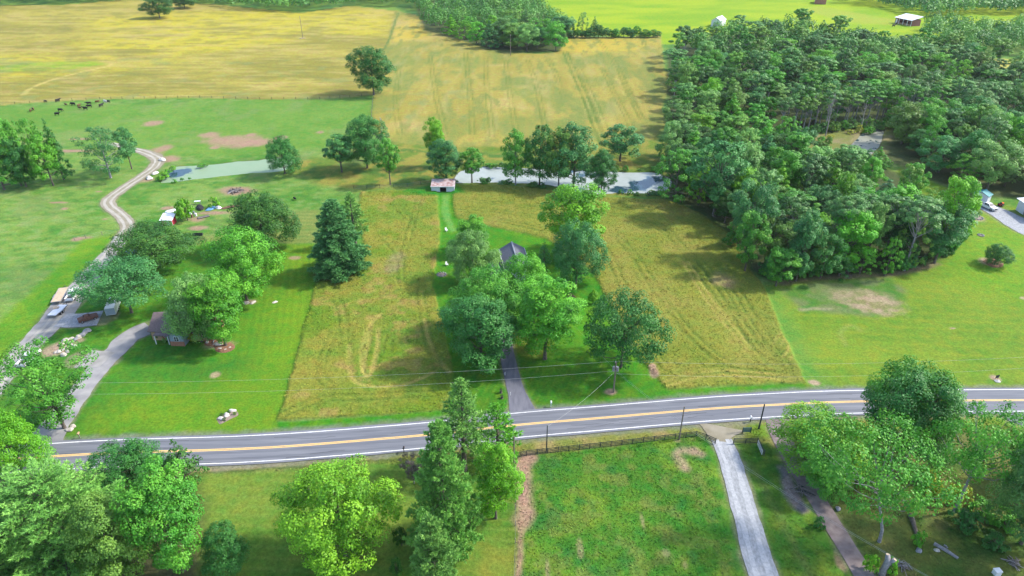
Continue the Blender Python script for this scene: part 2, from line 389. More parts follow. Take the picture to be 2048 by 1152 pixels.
setz(uc * sstep(.56, .76, fbm(gx, gy, 40., 4, 43)) * .45, C(.31, .235, .10), C(.34, .26, .11), nC)
setz(uc * .8 * np.maximum(spot(1170, 90, 130, 16, .5), spot(825, 60, 40, 25, .5)), C(.33, .25, .03), C(.29, .23, .035), nB)
setz(uc * .75 * sstep(.52, .66, fbm(gx * 2.2, gy * .7, 9., 4, 89)), C(.105, .140, .025), C(.15, .16, .045), nC); setz(uc * .35 * sstep(.55, .75, fbm(gx * 2.6, gy * .4, 9., 4, 91)), C(.27, .235, .09), C(.25, .22, .07), nC)
hz += uc * .28
# -- dark hedge/fence seam and lanes in that field
setz(stroke([(797, 26), (785, 60), (772, 95), (762, 100)], 1.6, .8), C(.05, .10, .02), C(.09, .13, .03), nB)
def lanes(pts, zone, gap=1.9, wdt=.62, c=C(.062, .098, .014), amt=.75, dz=.22):
    p = smooth(PP(pts), 6); t = np.gradient(p, axis=0); t /= np.linalg.norm(t, axis=1)[:, None] + 1e-9
    n = np.stack([-t[:, 1], t[:, 0]], 1)
    for s in ((-.5, .5) if gap else (0,)):
        m = stroke(p + n * s * gap, wdt, .35, False, .5, False) * zone * amt * (.45 + .55 * sstep(.3, .6, nB))
        setz(m, c, c * 1.25, nC); hz[:] -= m * dz
lanes([(1130, 105), (1150, 150), (1172, 200), (1190, 250), (1208, 292)], uc, 2.6, 1.3, amt=.95)
for L_ in ([(1195, 78), (1225, 120), (1250, 165), (1272, 215), (1285, 240)], [(1095, 118), (1112, 150), (1128, 200)], [(1055, 120), (1072, 170), (1085, 230), (1098, 285)], [(1240, 150), (1262, 200), (1280, 235)], [(1285, 78), (1290, 98)], [(930, 100), (938, 170), (945, 270)], [(860, 110), (872, 190), (890, 270)], [(1010, 115), (1020, 190), (1034, 280)], [(1160, 140), (1195, 220), (1215, 270)], [(1205, 140), (1240, 210), (1262, 255)], [(800, 130), (790, 200), (800, 270)], [(970, 110), (975, 190), (985, 275)]):
    lanes(L_, uc, 2.0, .8, amt=.6)
# -- rough strip along the ponds
sw = poly([(580, 312), (640, 318), (760, 285), (900, 296), (1010, 292), (1200, 292), (1310, 275), (1400, 300), (1400, 400), (1300, 392), (1180, 392), (1000, 368), (860, 372), (720, 380), (640, 370), (590, 345)], 3)
setz(sw, C(.085, .135, .018), C(.17, .16, .03), sstep(.4, .6, nB)); hz += sw * .25 * nB
setz(sw * sstep(.55, .7, fbm(gx, gy, 6., 3, 47)), C(.045, .10, .016), C(.06, .12, .02), nC)
# -- pastures (left) : tired patches
setz(poly([(-60, 215), (740, 196), (742, 245), (700, 300), (590, 300), (450, 312), (330, 312), (250, 330), (120, 280), (-60, 260)], 3) * .55, C(.062, .160, .016), C(.110, .195, .026), .4 * nB + .6 * sstep(.35, .65, tf))
setz(sstep(.56, .75, fbm(gx, gy, 11., 4, 51)) * .45 * (gy < 420) * (gx < -20), C(.115, .175, .045), C(.15, .17, .07), nC)
for a in ((305, 246, 20, 6), (470, 282, 62, 14), (420, 270, 22, 7), (520, 284, 30, 9), (500, 270, 15, 4), (560, 276, 14, 4), (430, 294, 12, 4), (150, 302, 45, 3), (160, 278, 20, 2), (198, 383, 8, 2), (128, 417, 8, 2), (118, 405, 18, 2), (210, 438, 8, 2), (320, 300, 22, 10), (335, 318, 25, 7), (470, 381, 42, 9), (395, 455, 22, 5), (290, 360, 18, 5), (336, 415, 14, 4), (170, 476, 20, 4), (155, 478, 12, 4), (640, 265, 9, 3), (425, 425, 40, 4), (395, 438, 20, 7)):
    setz(spot(*a) * .85, DIRT, C(.26, .15, .12), nC)
setz(spot(470, 382, 18, 4), C(.08, .06, .06), C(.15, .11, .1), nC)
# -- mown field strip behind the left houses
sh = poly([(585, 420), (640, 420), (640, 486), (545, 490), (400, 485), (385, 470), (440, 470), (500, 480)], 1.5)
setz(sh * .8, C(.10, .16, .03), C(.17, .17, .05), nB)
for q in range(9): setz(sh * .6 * stroke([(560, 424 + q * 7), (640, 424 + q * 7)], .8, .5), C(.05, .11, .02), C(.07, .12, .02), nB)
mw = poly([(300, 505), (250, 470), (170, 480), (120, 520), (60, 600), (0, 680), (-90, 800), (-90, 620), (0, 620), (80, 570), (150, 500)], 2)
setz(poly([(168, 478), (235, 470), (228, 492), (180, 555), (120, 590), (60, 660), (-60, 780), (-60, 720), (0, 640), (75, 575)], 1.5), C(.058, .16, .010), C(.095, .19, .012), patch)
# -- left lawn
ll = poly([(380, 490), (545, 487), (642, 488), (634, 565), (592, 720), (556, 842), (553, 900), (60, 915), (-100, 930), (-100, 880), (60, 690), (110, 650), (190, 545), (240, 500)], .6)
setz(ll, C(.030, .115, .012), C(.060, .165, .010), .5 * patch + .5 * nB)  # darker green carries the tree shade by the house in its colour
lx = stroke([(600, 500), (585, 640), (545, 780), (480, 880)], 13, 8) + poly([(150, 880), (180, 830), (300, 780), (480, 760), (540, 780), (530, 870)], 6)
setz(ll * np.clip(lx, 0, 1) * .7, C(.080, .175, .008), C(.125, .20, .010), .5 * nA + .5 * nB)  # lighter yellow green on the lawn beyond that painted shade
sA = np.sin((gx * math.cos(.22) + gy * math.sin(.22)) * 2 * math.pi / 1.7)
alb *= (1 + .07 * ll * sA * sstep(.3, .65, nA))[:, None]
for a in ((430, 750, 9, 6), (498, 604, 16, 6), (550, 605, 6, 2), (590, 516, 12, 4), (440, 690, 30, 12)):
    setz(spot(*a) * .8, DIRT, C(.30, .22, .15), nC)
for a in ((110, 700, 22, 14), (130, 690, 20, 12), (150, 682, 18, 8)): setz(spot(*a) * .8, DIRT, C(.3, .22, .17), nC)
# -- hay field left of the middle lawn
hl = poly([(722, 384), (872, 378), (878, 420), (881, 470), (872, 530), (866, 570), (885, 640), (902, 720), (905, 770), (898, 818), (760, 828), (555, 840), (572, 790), (592, 720), (612, 640), (634, 566), (668, 560), (720, 545), (732, 500), (716, 430)], .35, .6)
setz(hl, HAY, HAYG, sstep(.36, .66, .6 * nB + .4 * nA))
setz(hl * sstep(.55, .68, fbm(gx, gy, 9., 4, 61)) * .8, C(.11, .17, .012), C(.07, .13, .012), nC)
setz(hl * sstep(.60, .72, fbm(gx, gy, 5., 4, 63)) * .7, C(.22, .17, .06), C(.21, .165, .03), nC)
hz += hl * (.36 + .25 * (nB - .5)); rough += hl * .12
PALE = C(.27, .215, .06)
for L_ in ([(760, 630), (735, 660), (722, 720), (735, 752), (752, 720), (758, 660)], [(745, 640), (735, 700), (725, 745)], [(850, 640), (862, 690), (885, 730), (897, 745)], [(700, 690), (700, 740), (720, 768), (800, 772), (870, 745)]):
    lanes(L_, hl, 0, 1.0, PALE, .6, .2)
for L_ in ([(842, 560), (848, 640), (870, 720), (893, 770)], [(838, 400), (826, 440), (812, 490), (800, 540), (806, 575)], [(875, 425), (850, 432), (820, 440), (790, 410)], [(690, 690), (682, 620), (668, 600)], [(560, 832), (640, 800), (720, 796), (820, 790), (898, 784)], [(660, 775), (640, 740), (668, 660)], [(775, 705), (780, 680), (800, 672), (812, 690)], [(760, 590), (820, 575), (825, 610)], [(640, 600), (690, 585), (740, 560)], [(760, 470), (790, 500), (800, 530)]):
    lanes(L_, hl, 1.7, .6, amt=.6)
setz(hl * spot(790, 530, 20, 26) * .6, C(.22, .17, .10), C(.13, .13, .04), nC)
# -- hay field right of the middle lawn
hr = poly([(905, 372), (1000, 370), (1120, 384), (1200, 394), (1330, 398), (1400, 425), (1462, 470), (1500, 540), (1528, 575), (1560, 650), (1590, 720), (1612, 768), (1470, 772), (1335, 778), (1310, 748), (1262, 690), (1220, 605), (1188, 545), (1140, 505), (1090, 476), (1030, 462), (966, 450), (912, 436), (906, 410)], .35, .6)
setz(hr, C(.174, .170, .032), C(.148, .165, .024), sstep(.35, .65, .6 * nB + .4 * nA))
setz(hr * sstep(.55, .7, fbm(gx, gy, 12., 4, 67)) * .6, C(.09, .14, .014), C(.13, .15, .02), nC)
setz(hr * poly([(1390, 440), (1430, 430), (1490, 520), (1560, 640), (1610, 765), (1560, 740), (1500, 620), (1440, 520)], 6) * .8, C(.085, .13, .018), C(.13, .15, .02), nB)
hz += hr * (.38 + .2 * (nB - .5)); rough += hr * .10
for L_ in ([(1190, 460), (1235, 478), (1272, 518), (1312, 582), (1362, 648), (1402, 692), (1442, 724), (1500, 738), (1600, 744)], [(1300, 442), (1340, 466), (1372, 512), (1402, 548), (1442, 602), (1482, 652), (1514, 702)], [(1208, 498), (1226, 530), (1244, 570), (1285, 670), (1320, 725), (1345, 742)],
           [(906, 400), (1000, 408), (1095, 420)], [(908, 416), (1000, 424), (1092, 438)], [(912, 430), (1000, 442), (1090, 462)], [(1215, 430), (1290, 442), (1370, 500), (1420, 580)], [(1395, 520), (1440, 580), (1490, 660), (1540, 730)], [(1320, 758), (1420, 742), (1500, 748), (1605, 760)], [(1100, 400), (1200, 410), (1300, 418), (1360, 440)], [(1470, 580), (1520, 660), (1570, 735)]):
    lanes(L_, hr, 1.9, .65, amt=.65)
for L_ in ([(1370, 525), (1410, 590), (1455, 650), (1500, 700)], [(1555, 690), (1572, 670), (1584, 700), (1572, 720)], [(1330, 770), (1400, 752), (1500, 752), (1600, 768)]):
    lanes(L_, hr, 1.5, .6, PALE, .55, .15)
setz(hr * spot(1445, 565, 30, 18) * .8, C(.26, .185, .09), C(.20, .17, .05), nC)
# -- middle lawn
ml = poly([(877, 386), (905, 384), (907, 412), (913, 437), (966, 451), (1030, 463), (1090, 477), (1140, 506), (1187, 546), (1218, 606), (1262, 692), (1310, 750), (1335, 780), (1612, 770), (1640, 800), (1400, 830), (1200, 850), (1040, 850), (800, 870), (553, 880), (556, 843), (760, 830), (898, 820), (905, 770), (902, 720), (885, 640), (866, 570), (872, 530), (881, 470), (878, 420)], .3, .5)
setz(ml, C(.030, .13, .008), C(.056, .17, .008), .5 * patch + .5 * nB)
setz(ml * poly([(890, 520), (980, 560), (1000, 640), (1180, 700), (1260, 760), (1300, 820), (900, 850), (900, 700)], 8) * .6, C(.03, .10, .008), C(.045, .13, .01), nB)
sB = np.sin((gx * math.cos(.35) - gy * math.sin(.35)) * 2 * math.pi / 1.5)
setz(ml * poly([(900, 690), (1300, 690), (1330, 830), (900, 850)], 3) * np.clip(.6 * sstep(.2, 1, sB) * (nB > .42), 0, 1), C(.06, .15, .01), C(.07, .14, .012), nB)
for q in (886, 890, 895): setz(ml * .7 * stroke([(q, 390), (q + 2, 420), (q + 8, 445), (q + 18, 462)], .8, .5), C(.10, .23, .05), C(.10, .23, .05), nB)
setz(ml * .18 * sstep(.3, .6, nB) * sstep(.1, .9, np.sin((gx + gy * .2) * 2 * math.pi / 2.2)), C(.06, .19, .006), C(.06, .19, .006), nB)
for a in ((883, 548, 10, 4), (1222, 782, 12, 6), (1308, 745, 10, 11), (1306, 735, 8, 8)): setz(spot(*a), DIRT, C(.30, .21, .15), nC)
setz(spot(1060, 690, 45, 30) * .8, C(.13, .14, .02), C(.08, .12, .014), nC)
setz(stroke([(905, 820), (1335, 779)], 1.0, .7) * 0, LAWN, LAWN, nB)
setz(poly([(856, 372), (872, 352), (925, 376), (930, 388), (860, 392), (800, 386)], 1), C(.028, .13, .012), C(.04, .16, .012), nB)
# -- right lawn
rl = poly([(1530, 572), (1600, 556), (1720, 552), (1850, 535), (1905, 505), (1940, 470), (1935, 400), (1850, 395), (1790, 345), (1800, 335), (1860, 362), (1950, 400), (2060, 420), (2130, 500), (2130, 785), (1900, 775), (1640, 782), (1612, 770), (1590, 720), (1560, 650)], .6)
setz(rl, C(.080, .155, .014), C(.130, .185, .018), .5 * patch + .5 * nB)
setz(rl * sstep(.2, .95, np.sin((gy + gx * .08) * 2 * math.pi / 3.4)) * .3, C(.15, .20, .014), C(.15, .20, .014), nB)
setz(rl * poly([(1880, 480), (2080, 440), (2080, 620), (1900, 560), (1780, 380), (1860, 370)], 8) * .5, C(.055, .18, .006), C(.09, .21, .006), nB)
setz(rl * stroke([(1530, 580), (1570, 660), (1612, 740), (1640, 780)], 6, 3) * .7, C(.055, .16, .02), C(.075, .17, .03), nB)
setz(rl * poly([(1560, 578), (1640, 562), (1780, 556), (1812, 580), (1800, 612), (1740, 632), (1690, 628), (1600, 618)], 1.5) * .9, C(.045, .125, .018), C(.10, .13, .05), sstep(.4, .6, nB))
setz(rl * np.maximum(spot(1745, 605, 55, 24), spot(1715, 590, 60, 16) * .7), C(.24, .185, .12), C(.15, .15, .06), sstep(.35, .65, nC))
setz(rl * stroke([(1600, 618), (1660, 616)], 1, .6) * .7, C(.24, .2, .13), C(.2, .2, .1), nC)
setz(rl * stroke([(1690, 690), (1680, 665), (1700, 650), (1720, 660)], 1.0, .8) * .5, C(.17, .20, .05), C(.17, .20, .05), nC)
for a in ((1629, 767, 12, 6), (1952, 437, 14, 7), (1825, 384, 9, 5), (1961, 472, 7, 3), (1975, 526, 14, 9), (1992, 755, 9, 7), (2046, 597, 7, 3), (1905, 655, 8, 2)): setz(spot(*a) * .95, C(.26, .18, .12), C(.30, .23, .17), nC)
# -- the woods' floor
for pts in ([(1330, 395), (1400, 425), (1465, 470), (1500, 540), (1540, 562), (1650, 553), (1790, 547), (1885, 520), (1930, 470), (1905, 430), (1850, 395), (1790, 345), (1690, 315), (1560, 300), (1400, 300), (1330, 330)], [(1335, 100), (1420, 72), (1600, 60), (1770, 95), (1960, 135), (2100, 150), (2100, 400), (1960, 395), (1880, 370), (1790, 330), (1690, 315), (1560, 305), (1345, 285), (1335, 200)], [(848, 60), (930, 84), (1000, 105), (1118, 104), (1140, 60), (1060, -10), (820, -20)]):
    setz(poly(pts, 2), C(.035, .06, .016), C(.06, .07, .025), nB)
setz(poly([(1545, 292), (1600, 268), (1680, 258), (1760, 246), (1790, 262), (1775, 300), (1740, 335), (1660, 345), (1580, 322)], 2), C(.17, .15, .07), C(.12, .14, .035), sstep(.4, .6, nB))
setz(stroke([(1560, 566), (1640, 556), (1720, 552), (1790, 549), (1870, 530)], 2.2, 1.), C(.15, .11, .07), C(.09, .10, .035), nB)
# -- verge south of the road, paddock, front lawns
vg = np.where(gy < 200, 1., 0.) * poly([(-200, 935), (400, 930), (860, 895), (1130, 862), (1400, 845), (2200, 822), (2300, 870), (1900, 870), (1560, 900), (1400, 870), (1040, 915), (800, 925), (390, 950), (-200, 960)], .8)
setz(vg, C(.13, .145, .03), C(.20, .165, .06), sstep(.4, .6, nB)); hz += vg * .12
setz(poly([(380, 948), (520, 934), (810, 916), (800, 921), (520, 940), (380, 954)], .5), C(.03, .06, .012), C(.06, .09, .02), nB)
fl = poly([(-300, 970), (380, 952), (800, 924), (1036, 915), (1030, 1200), (1020, 1500), (-300, 1500)], .8)
setz(fl, C(.058, .13, .014), C(.105, .165, .022), patch)
setz(fl * .4 * sstep(.2, .9, np.sin((gy + gx * .07) * 2 * math.pi / 1.9)), C(.12, .17, .03), C(.12, .17, .03), nB)
setz(fl * spot(990, 1130, 70, 60) * .6, C(.19, .17, .03), C(.12, .15, .02), nB)
pd = poly([(1034, 912), (1200, 896), (1392, 870), (1432, 888), (1470, 985), (1510, 1100), (1560, 1250), (1640, 1500), (1030, 1500), (1032, 1100)], .5)
setz(pd, C(.040, .125, .012), C(.085, .165, .016), sstep(.42, .60, .35 * nA + .65 * nB))
setz(pd * sstep(.50, .64, fbm(gx, gy, 2.6, 3, 71)) * .65, C(.075, .125, .014), C(.125, .155, .04), nC)
setz(pd * sstep(.55, .68, fbm(gx, gy, 3.4, 3, 73)) * .7, C(.024, .095, .016), C(.03, .11, .02), nC)
hz += pd * .22 * (fbm(gx, gy, 1.6, 3, 75) - .2); rough += pd * .08
setz(stroke([(1060, 912), (1046, 930), (1046, 960), (1050, 990), (1050, 1020), (1043, 1045)], 2.6, .9), DIRT, C(.27, .18, .125), nB)
setz(stroke([(1043, 1045), (1040, 1080), (1036, 1160), (1030, 1300)], 1.0, .6), DIRT, C(.22, .16, .09), nB)
for s_ in (stroke([(1372, 938), (1360, 920), (1355, 908), (1366, 901), (1385, 903)], 1.4, .8), stroke([(1385, 903), (1402, 910)], 1.2, .7)): setz(s_ * .9, C(.27, .19, .13), C(.24, .19, .11), nC)
for a in ((1332, 1106, 10, 10), (1370, 1130, 7, 9), (1095, 1140, 5, 24), (1355, 882, 8, 4), (1285, 1040, 4, 18), (1160, 1095, 6, 20)): setz(spot(*a) * .6, C(.22, .18, .10), C(.2, .18, .08), nC)
rp = poly([(1440, 900), (1535, 890), (1600, 950), (1760, 1200), (1900, 1500), (1640, 1500), (1500, 1050)], .8)
setz(rp, C(.042, .115, .012), C(.085, .15, .016), sstep(.4, .6, nB))
setz(stroke([(1500, 930), (1545, 1010), (1580, 1080), (1625, 1160)], 1.2, .8) * .6, C(.11, .13, .04), C(.05, .09, .015), nC)
setz(poly([(1555, 936), (1572, 932), (1590, 970), (1612, 1010), (1622, 1025), (1606, 1032), (1585, 1020), (1565, 985)], .7), C(.13, .115, .12), C(.20, .16, .14), sstep(.4, .6, nC))
setz(spot(1682, 1130, 10, 20) * .8, DIRT, DIRT2, nC)
ry = poly([(1590, 900), (1640, 850), (1900, 840), (2200, 850), (2300, 1500), (1860, 1500), (1735, 1150), (1650, 1010)], .8)
setz(ry, C(.042, .085, .014), C(.085, .11, .022), sstep(.4, .6, nB))
setz(ry * sstep(.53, .68, fbm(gx, gy, 3.5, 4, 81)) * .6, C(.14, .12, .045), C(.10, .11, .03), nC)
setz(ry * spot(1750, 1045, 90, 60) * .5, C(.13, .13, .04), C(.09, .12, .025), nB)
hz += ry * .15 * nB
setz(poly([(1500, 850), (1760, 842), (2200, 832), (2200, 856), (1900, 862), (1700, 868), (1500, 880)], 1.), C(.09, .15, .014), C(.15, .18, .03), patch)
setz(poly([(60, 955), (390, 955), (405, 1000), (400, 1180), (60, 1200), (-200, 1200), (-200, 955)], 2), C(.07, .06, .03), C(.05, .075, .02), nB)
setz(spot(682, 548, 50, 18) * .8, C(.15, .085, .05), C(.08, .11, .03), nC)
# -- make room for roads and water
keep = np.ones(NV)
edge_road = np.full(NV, 1e9); k = np.where((gy < 190) & (gy > 60))[0]; edge_road[k] = seg_dist(gx[k], gy[k], road_c)
shoulder = 1 - sstep(4.1, 5.6 , edge_road + 1.2 * (nC - .5)); setz(shoulder * .75, C(.15, .15, .13), C(.10, .12, .07), nC)
keep *= sstep(4.3, 5.6, edge_road)
for nme, c, wv_, mm in RIB:
    lo = c.min(0) - 10; hi = c.max(0) + 10
    k = np.where((gx > lo[0]) & (gx < hi[0]) & (gy > lo[1]) & (gy < hi[1]))[0]
    d = np.full(len(k), 1e9)
    for i in range(len(c) - 1):
        ab = c[i + 1] - c[i]; L2 = ab @ ab + 1e-9
        t = np.clip(((gx[k] - c[i, 0]) * ab[0] + (gy[k] - c[i, 1]) * ab[1]) / L2, 0, 1)
        d = np.minimum(d, np.hypot(gx[k] - c[i, 0] - t * ab[0], gy[k] - c[i, 1] - t * ab[1]) - (wv_[i] * (1 - t) + wv_[i + 1] * t) / 2)
    m = np.zeros(NV); m[k] = 1 - sstep(-.2, .9, d + .9 * (nC[k] - .5))
    setz(m * .7, C(.19, .17, .12), C(.13, .14, .06), nC)
    q = np.ones(NV); q[k] = sstep(.3, 1.6, d); keep *= q
wet = np.zeros(NV)
for p in PONDS:
    lo = p.min(0) - 8; hi = p.max(0) + 8
    k = np.where((gx > lo[0]) & (gx < hi[0]) & (gy > lo[1]) & (gy < hi[1]))[0]
    d = seg_dist(gx[k], gy[k], p, True); d = np.where(inside(gx[k], gy[k], p), d, -d)
    wet[k] = np.maximum(wet[k], sstep(-1.2, 1.6, d + 1.2 * (nC[k] - .5)))
setz(sstep(.15, .6, wet), C(.05, .07, .03), C(.09, .08, .05), nC)
hz = hz * keep * (1 - sstep(0, .3, wet)) + rough * (nC - .5) * keep - .75 * wet - .05 * (1 - keep)
gz = H(gx, gy) + hz * np.clip(1.2 - gy / 1500, 0, 1)
far = sstep(1200, 6000, gy); gz = gz - 2 * far
nr, nc = len(yy), len(uu)
ii = np.arange(nr * nc).reshape(nr, nc)
F = np.stack([ii[:-1, :-1], ii[:-1, 1:], ii[1:, 1:], ii[1:, :-1]], -1).reshape(-1, 4)
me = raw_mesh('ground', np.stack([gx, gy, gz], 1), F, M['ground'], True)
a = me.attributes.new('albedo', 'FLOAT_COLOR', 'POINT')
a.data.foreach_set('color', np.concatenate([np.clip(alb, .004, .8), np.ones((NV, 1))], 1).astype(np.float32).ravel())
tag(link(bpy.data.objects.new('ground', me)), kind='structure')

# ------------------------------------------------------------------ standing grass: real blades over the unmown ground
M['tuft'] = ground_mat('grass_tufts', 0)
def tufts(name, zone, dens, hgt, wid, label, seed, x0=-400, x1=400, ymax=300):
    r = np.random.RandomState(seed)
    k = np.where((zone > .6) & (keep > .95) & (wet < .05) & (gy < ymax) & (gx > x0) & (gx < x1))[0]
    lo = (gx[k].min(), gy[k].min()); hi = (gx[k].max(), gy[k].max()); n = int(dens * (hi[0] - lo[0]) * (hi[1] - lo[1]))
    x = r.uniform(lo[0], hi[0], n); y = r.uniform(lo[1], hi[1], n)
    ri = np.clip(np.searchsorted(yy, y), 0, len(yy) - 1); ci = np.clip(np.searchsorted(uu, x / ((yy[ri] + 49.) * .866)), 0, len(uu) - 1); vi = ri * len(uu) + ci
    ok = (zone[vi] > .6) & (keep[vi] > .95) & (wet[vi] < .05); x, y, vi = x[ok], y[ok], vi[ok]; n = len(x)
    a = r.rand(n) * np.pi; w_ = wid * (.5 + r.rand(n)); h_ = hgt * (.5 + r.rand(n)); ta = r.rand(n) * 6.28; tx = 1.6 * h_ * np.cos(ta); ty = 1.6 * h_ * np.sin(ta); a = ta + np.pi / 2 + .5 * r.randn(n)
    cx, cy = np.cos(a) * w_ / 2, np.sin(a) * w_ / 2; z = gz[vi]
    V = np.stack([np.stack([x - cx, y - cy, z - .03], 1), np.stack([x + cx, y + cy, z - .03], 1), np.stack([x + cx * .7 + tx, y + cy * .7 + ty, z + h_], 1), np.stack([x - cx * .9 + tx, y - cy * .9 + ty, z + h_ * .9], 1)], 1).reshape(-1, 3)
    me = raw_mesh(name, V, np.arange(4 * n).reshape(-1, 4), M['tuft'])
    c = np.clip(alb[vi] * (.95 + .5 * r.rand(n, 1)) * (1 + .05 * r.randn(n, 3)), .004, .8)
    at = me.attributes.new('albedo', 'FLOAT_COLOR', 'POINT'); at.data.foreach_set('color', np.repeat(np.concatenate([c, np.ones((n, 1))], 1), 4, 0).astype(np.float32).ravel())
    return tag(link(bpy.data.objects.new(name, me)), label, 'grass', kind='stuff')
tufts('paddock_grass', pd, 10, .12, .15, 'coarse green grass covering the fenced paddock', 1, -10, 60, 110)
tufts('hay_grass', hl, 5, .13, .18, 'golden hay grass left of the middle lawn', 2, -80, 10, 260)
tufts('hay_grass', hr, 4.5, .13, .18, 'golden hay grass right of the middle lawn', 3, -30, 90, 260)
tufts('rough_grass', np.clip(ry + rp, 0, 1), 4, .12, .18, 'uncut rough grass of the wooded yard', 4, 20, 110, 125)
tufts('verge_grass', vg, 5, .12, .18, 'tawny verge grass beside the road', 5, -120, 130, 140)

# ------------------------------------------------------------------ ribbons
def ribbon(name, c, wl, wr, m, lift, jag=0., nacross=4, seed=0, parent=None, thick=0):
    t = np.gradient(c, axis=0); t /= np.linalg.norm(t, axis=1)[:, None] + 1e-9
    n = np.stack([-t[:, 1], t[:, 0]], 1); r = np.random.RandomState(seed)
    wl = np.broadcast_to(wl, len(c)).astype(float); wr = np.broadcast_to(wr, len(c)).astype(float)
    sm_ = lambda: np.convolve(r.rand(len(c) + 8) - .5, [.1, .2, .4, .2, .1], 'same')[4:-4] * 1.6 + .6 * np.interp(np.arange(len(c)), np.arange(0, len(c) + 8, 8), r.rand(len(np.arange(0, len(c) + 8, 8))) - .5)
    jl = jag * sm_(); jr = jag * sm_()
    V = []
    for k in range(nacross + 1):
        f = k / nacross; off = -(wr + jr) * (1 - f) + (wl + jl) * f
        p = c + n * off[:, None]; V.append(np.stack([p[:, 0], p[:, 1], H(p[:, 0], p[:, 1]) + lift], 1))
    V = np.stack(V, 1); m_, k_ = V.shape[:2]; id_ = np.arange(m_ * k_).reshape(m_, k_)
    Fq = np.stack([id_[:-1, :-1], id_[1:, :-1], id_[1:, 1:], id_[:-1, 1:]], -1).reshape(-1, 4)[:, ::-1]
    o = bpy.data.objects.new(name, raw_mesh(name, V.reshape(-1, 3), Fq, M[m], True))
    link(o, parent)
    return tag(o, kind='structure') if not parent else o
def dense(c, step):
    s = np.concatenate([[0], np.cumsum(np.linalg.norm(np.diff(c, axis=0), axis=1))]); q = np.arange(0, s[-1], step)
    return np.stack([np.interp(q, s, c[:, 0]), np.interp(q, s, c[:, 1])], 1)
rc = dense(road_c, 1.0)
road = ribbon('road', rc, 3.95, 3.95, 'asphalt', .06, .12, 8, 1)
for s in (-1, 1):
    t = np.gradient(rc, axis=0); t /= np.linalg.norm(t, axis=1)[:, None]; n = np.stack([-t[:, 1], t[:, 0]], 1)
    ribbon('edge_line', rc + n * s * 3.35, .085, .085, 'white_line', .066, .02, 1, 2, road)
    ribbon('centre_line', rc + n * s * .16, .09, .09, 'yellow_line', .066, .02, 1, 3, road)
for s in (-1, 1):
    for o_ in (.85, 2.45): ribbon('wheel_path', rc + n * s * o_, .30, .30, 'asphalt_worn', .0625, .25, 1, int(o_ * 10) + s, road)
M['tar'] = mat('tar', (.035, .036, .04), .6, .2, 2)
rr0 = random.Random(4)
for k in range(26):
    i0 = rr0.randrange(20, len(rc) - 40); L0 = rr0.randrange(3, 14); s0 = rr0.uniform(-3., 3.)
    ribbon('tar_seam', rc[i0:i0 + L0] + n[i0:i0 + L0] * (s0 + .25 * np.cumsum(np.array([rr0.gauss(0, .5) for _ in range(L0)]))[:, None]), .035, .035, 'tar', .0645, .03, 1, k, road)
for i, (nme, c, wv_, mm) in enumerate(RIB):
    d = dense(c, .6); wq = np.interp(np.linspace(0, 1, len(d)), np.linspace(0, 1, len(wv_)), wv_)
    ribbon(nme, d, wq / 2, wq / 2, mm, .025 + .004 * i * .2, .1 if nme in ('paved_lane', 'house_lane') else .18 if nme == 'gravel_lane' else .40, 6, i + 5)
# grass crown between the wheel ruts of the farm track
for p, rm in ((RIB[1], 'rut'), (RIB[6], 'rut_blue'), (RIB[0], 'rut')):
    d = dense(p[1], .6); t = np.gradient(d, axis=0); t /= np.linalg.norm(t, axis=1)[:, None] + 1e-9; n = np.stack([-t[:, 1], t[:, 0]], 1)
    for s in (-1, 1): tag(ribbon('wheel_rut', d + n * s * .92, .40, .40, rm, .036, .3, 2, 31 + s, None), kind='structure')

# ------------------------------------------------------------------ water
def water_mat(name, algae, algae2, thr, scale):
    m, t, b = nodes(name); N = t.nodes; L = t.links
    tc = N.new('ShaderNodeTexCoord'); no = N.new('ShaderNodeTexNoise'); no.inputs['Scale'].default_value = scale; no.inputs['Detail'].default_value = 6
    L.new(tc.outputs['Object'], no.inputs['Vector'])
    n2 = N.new('ShaderNodeTexNoise'); n2.inputs['Scale'].default_value = .28; n2.inputs['Detail'].default_value = 9; n2.inputs['Roughness'].default_value = .7
    L.new(tc.outputs['Object'], n2.inputs['Vector'])
    mr = N.new('ShaderNodeMapRange'); mr.inputs[1].default_value = thr; mr.inputs[2].default_value = thr + .04
    L.new(no.outputs[0], mr.inputs[0])
    mx = N.new('ShaderNodeMix'); mx.data_type = 'RGBA'; mx.inputs[6].default_value = (*algae, 1); mx.inputs[7].default_value = (*algae2, 1)
    L.new(n2.outputs[0], mx.inputs[0])
    m2 = N.new('ShaderNodeMix'); m2.data_type = 'RGBA'; m2.inputs[6].default_value = (.02, .05, .07, 1)
    L.new(mr.outputs[0], m2.inputs[0]); L.new(mx.outputs[2], m2.inputs[7]); L.new(m2.outputs[2], b.inputs['Base Color'])
    rr = N.new('ShaderNodeMapRange'); rr.inputs[3].default_value = .04; rr.inputs[4].default_value = .5
    L.new(mr.outputs[0], rr.inputs[0]); L.new(rr.outputs[0], b.inputs['Roughness'])
    b.inputs['Specular IOR Level'].default_value = .6; b.inputs['IOR'].default_value = 1.33
    return m
M['w0'] = water_mat('duckweed_pond_water', (.15, .24, .13), (.21, .27, .17), .40, .05)
M['w1'] = water_mat('algae_pond_water', (.19, .225, .19), (.34, .37, .365), .41, .06)
M['w2'] = water_mat('marsh_water', (.13, .14, .09), (.30, .30, .25), .36, .30)
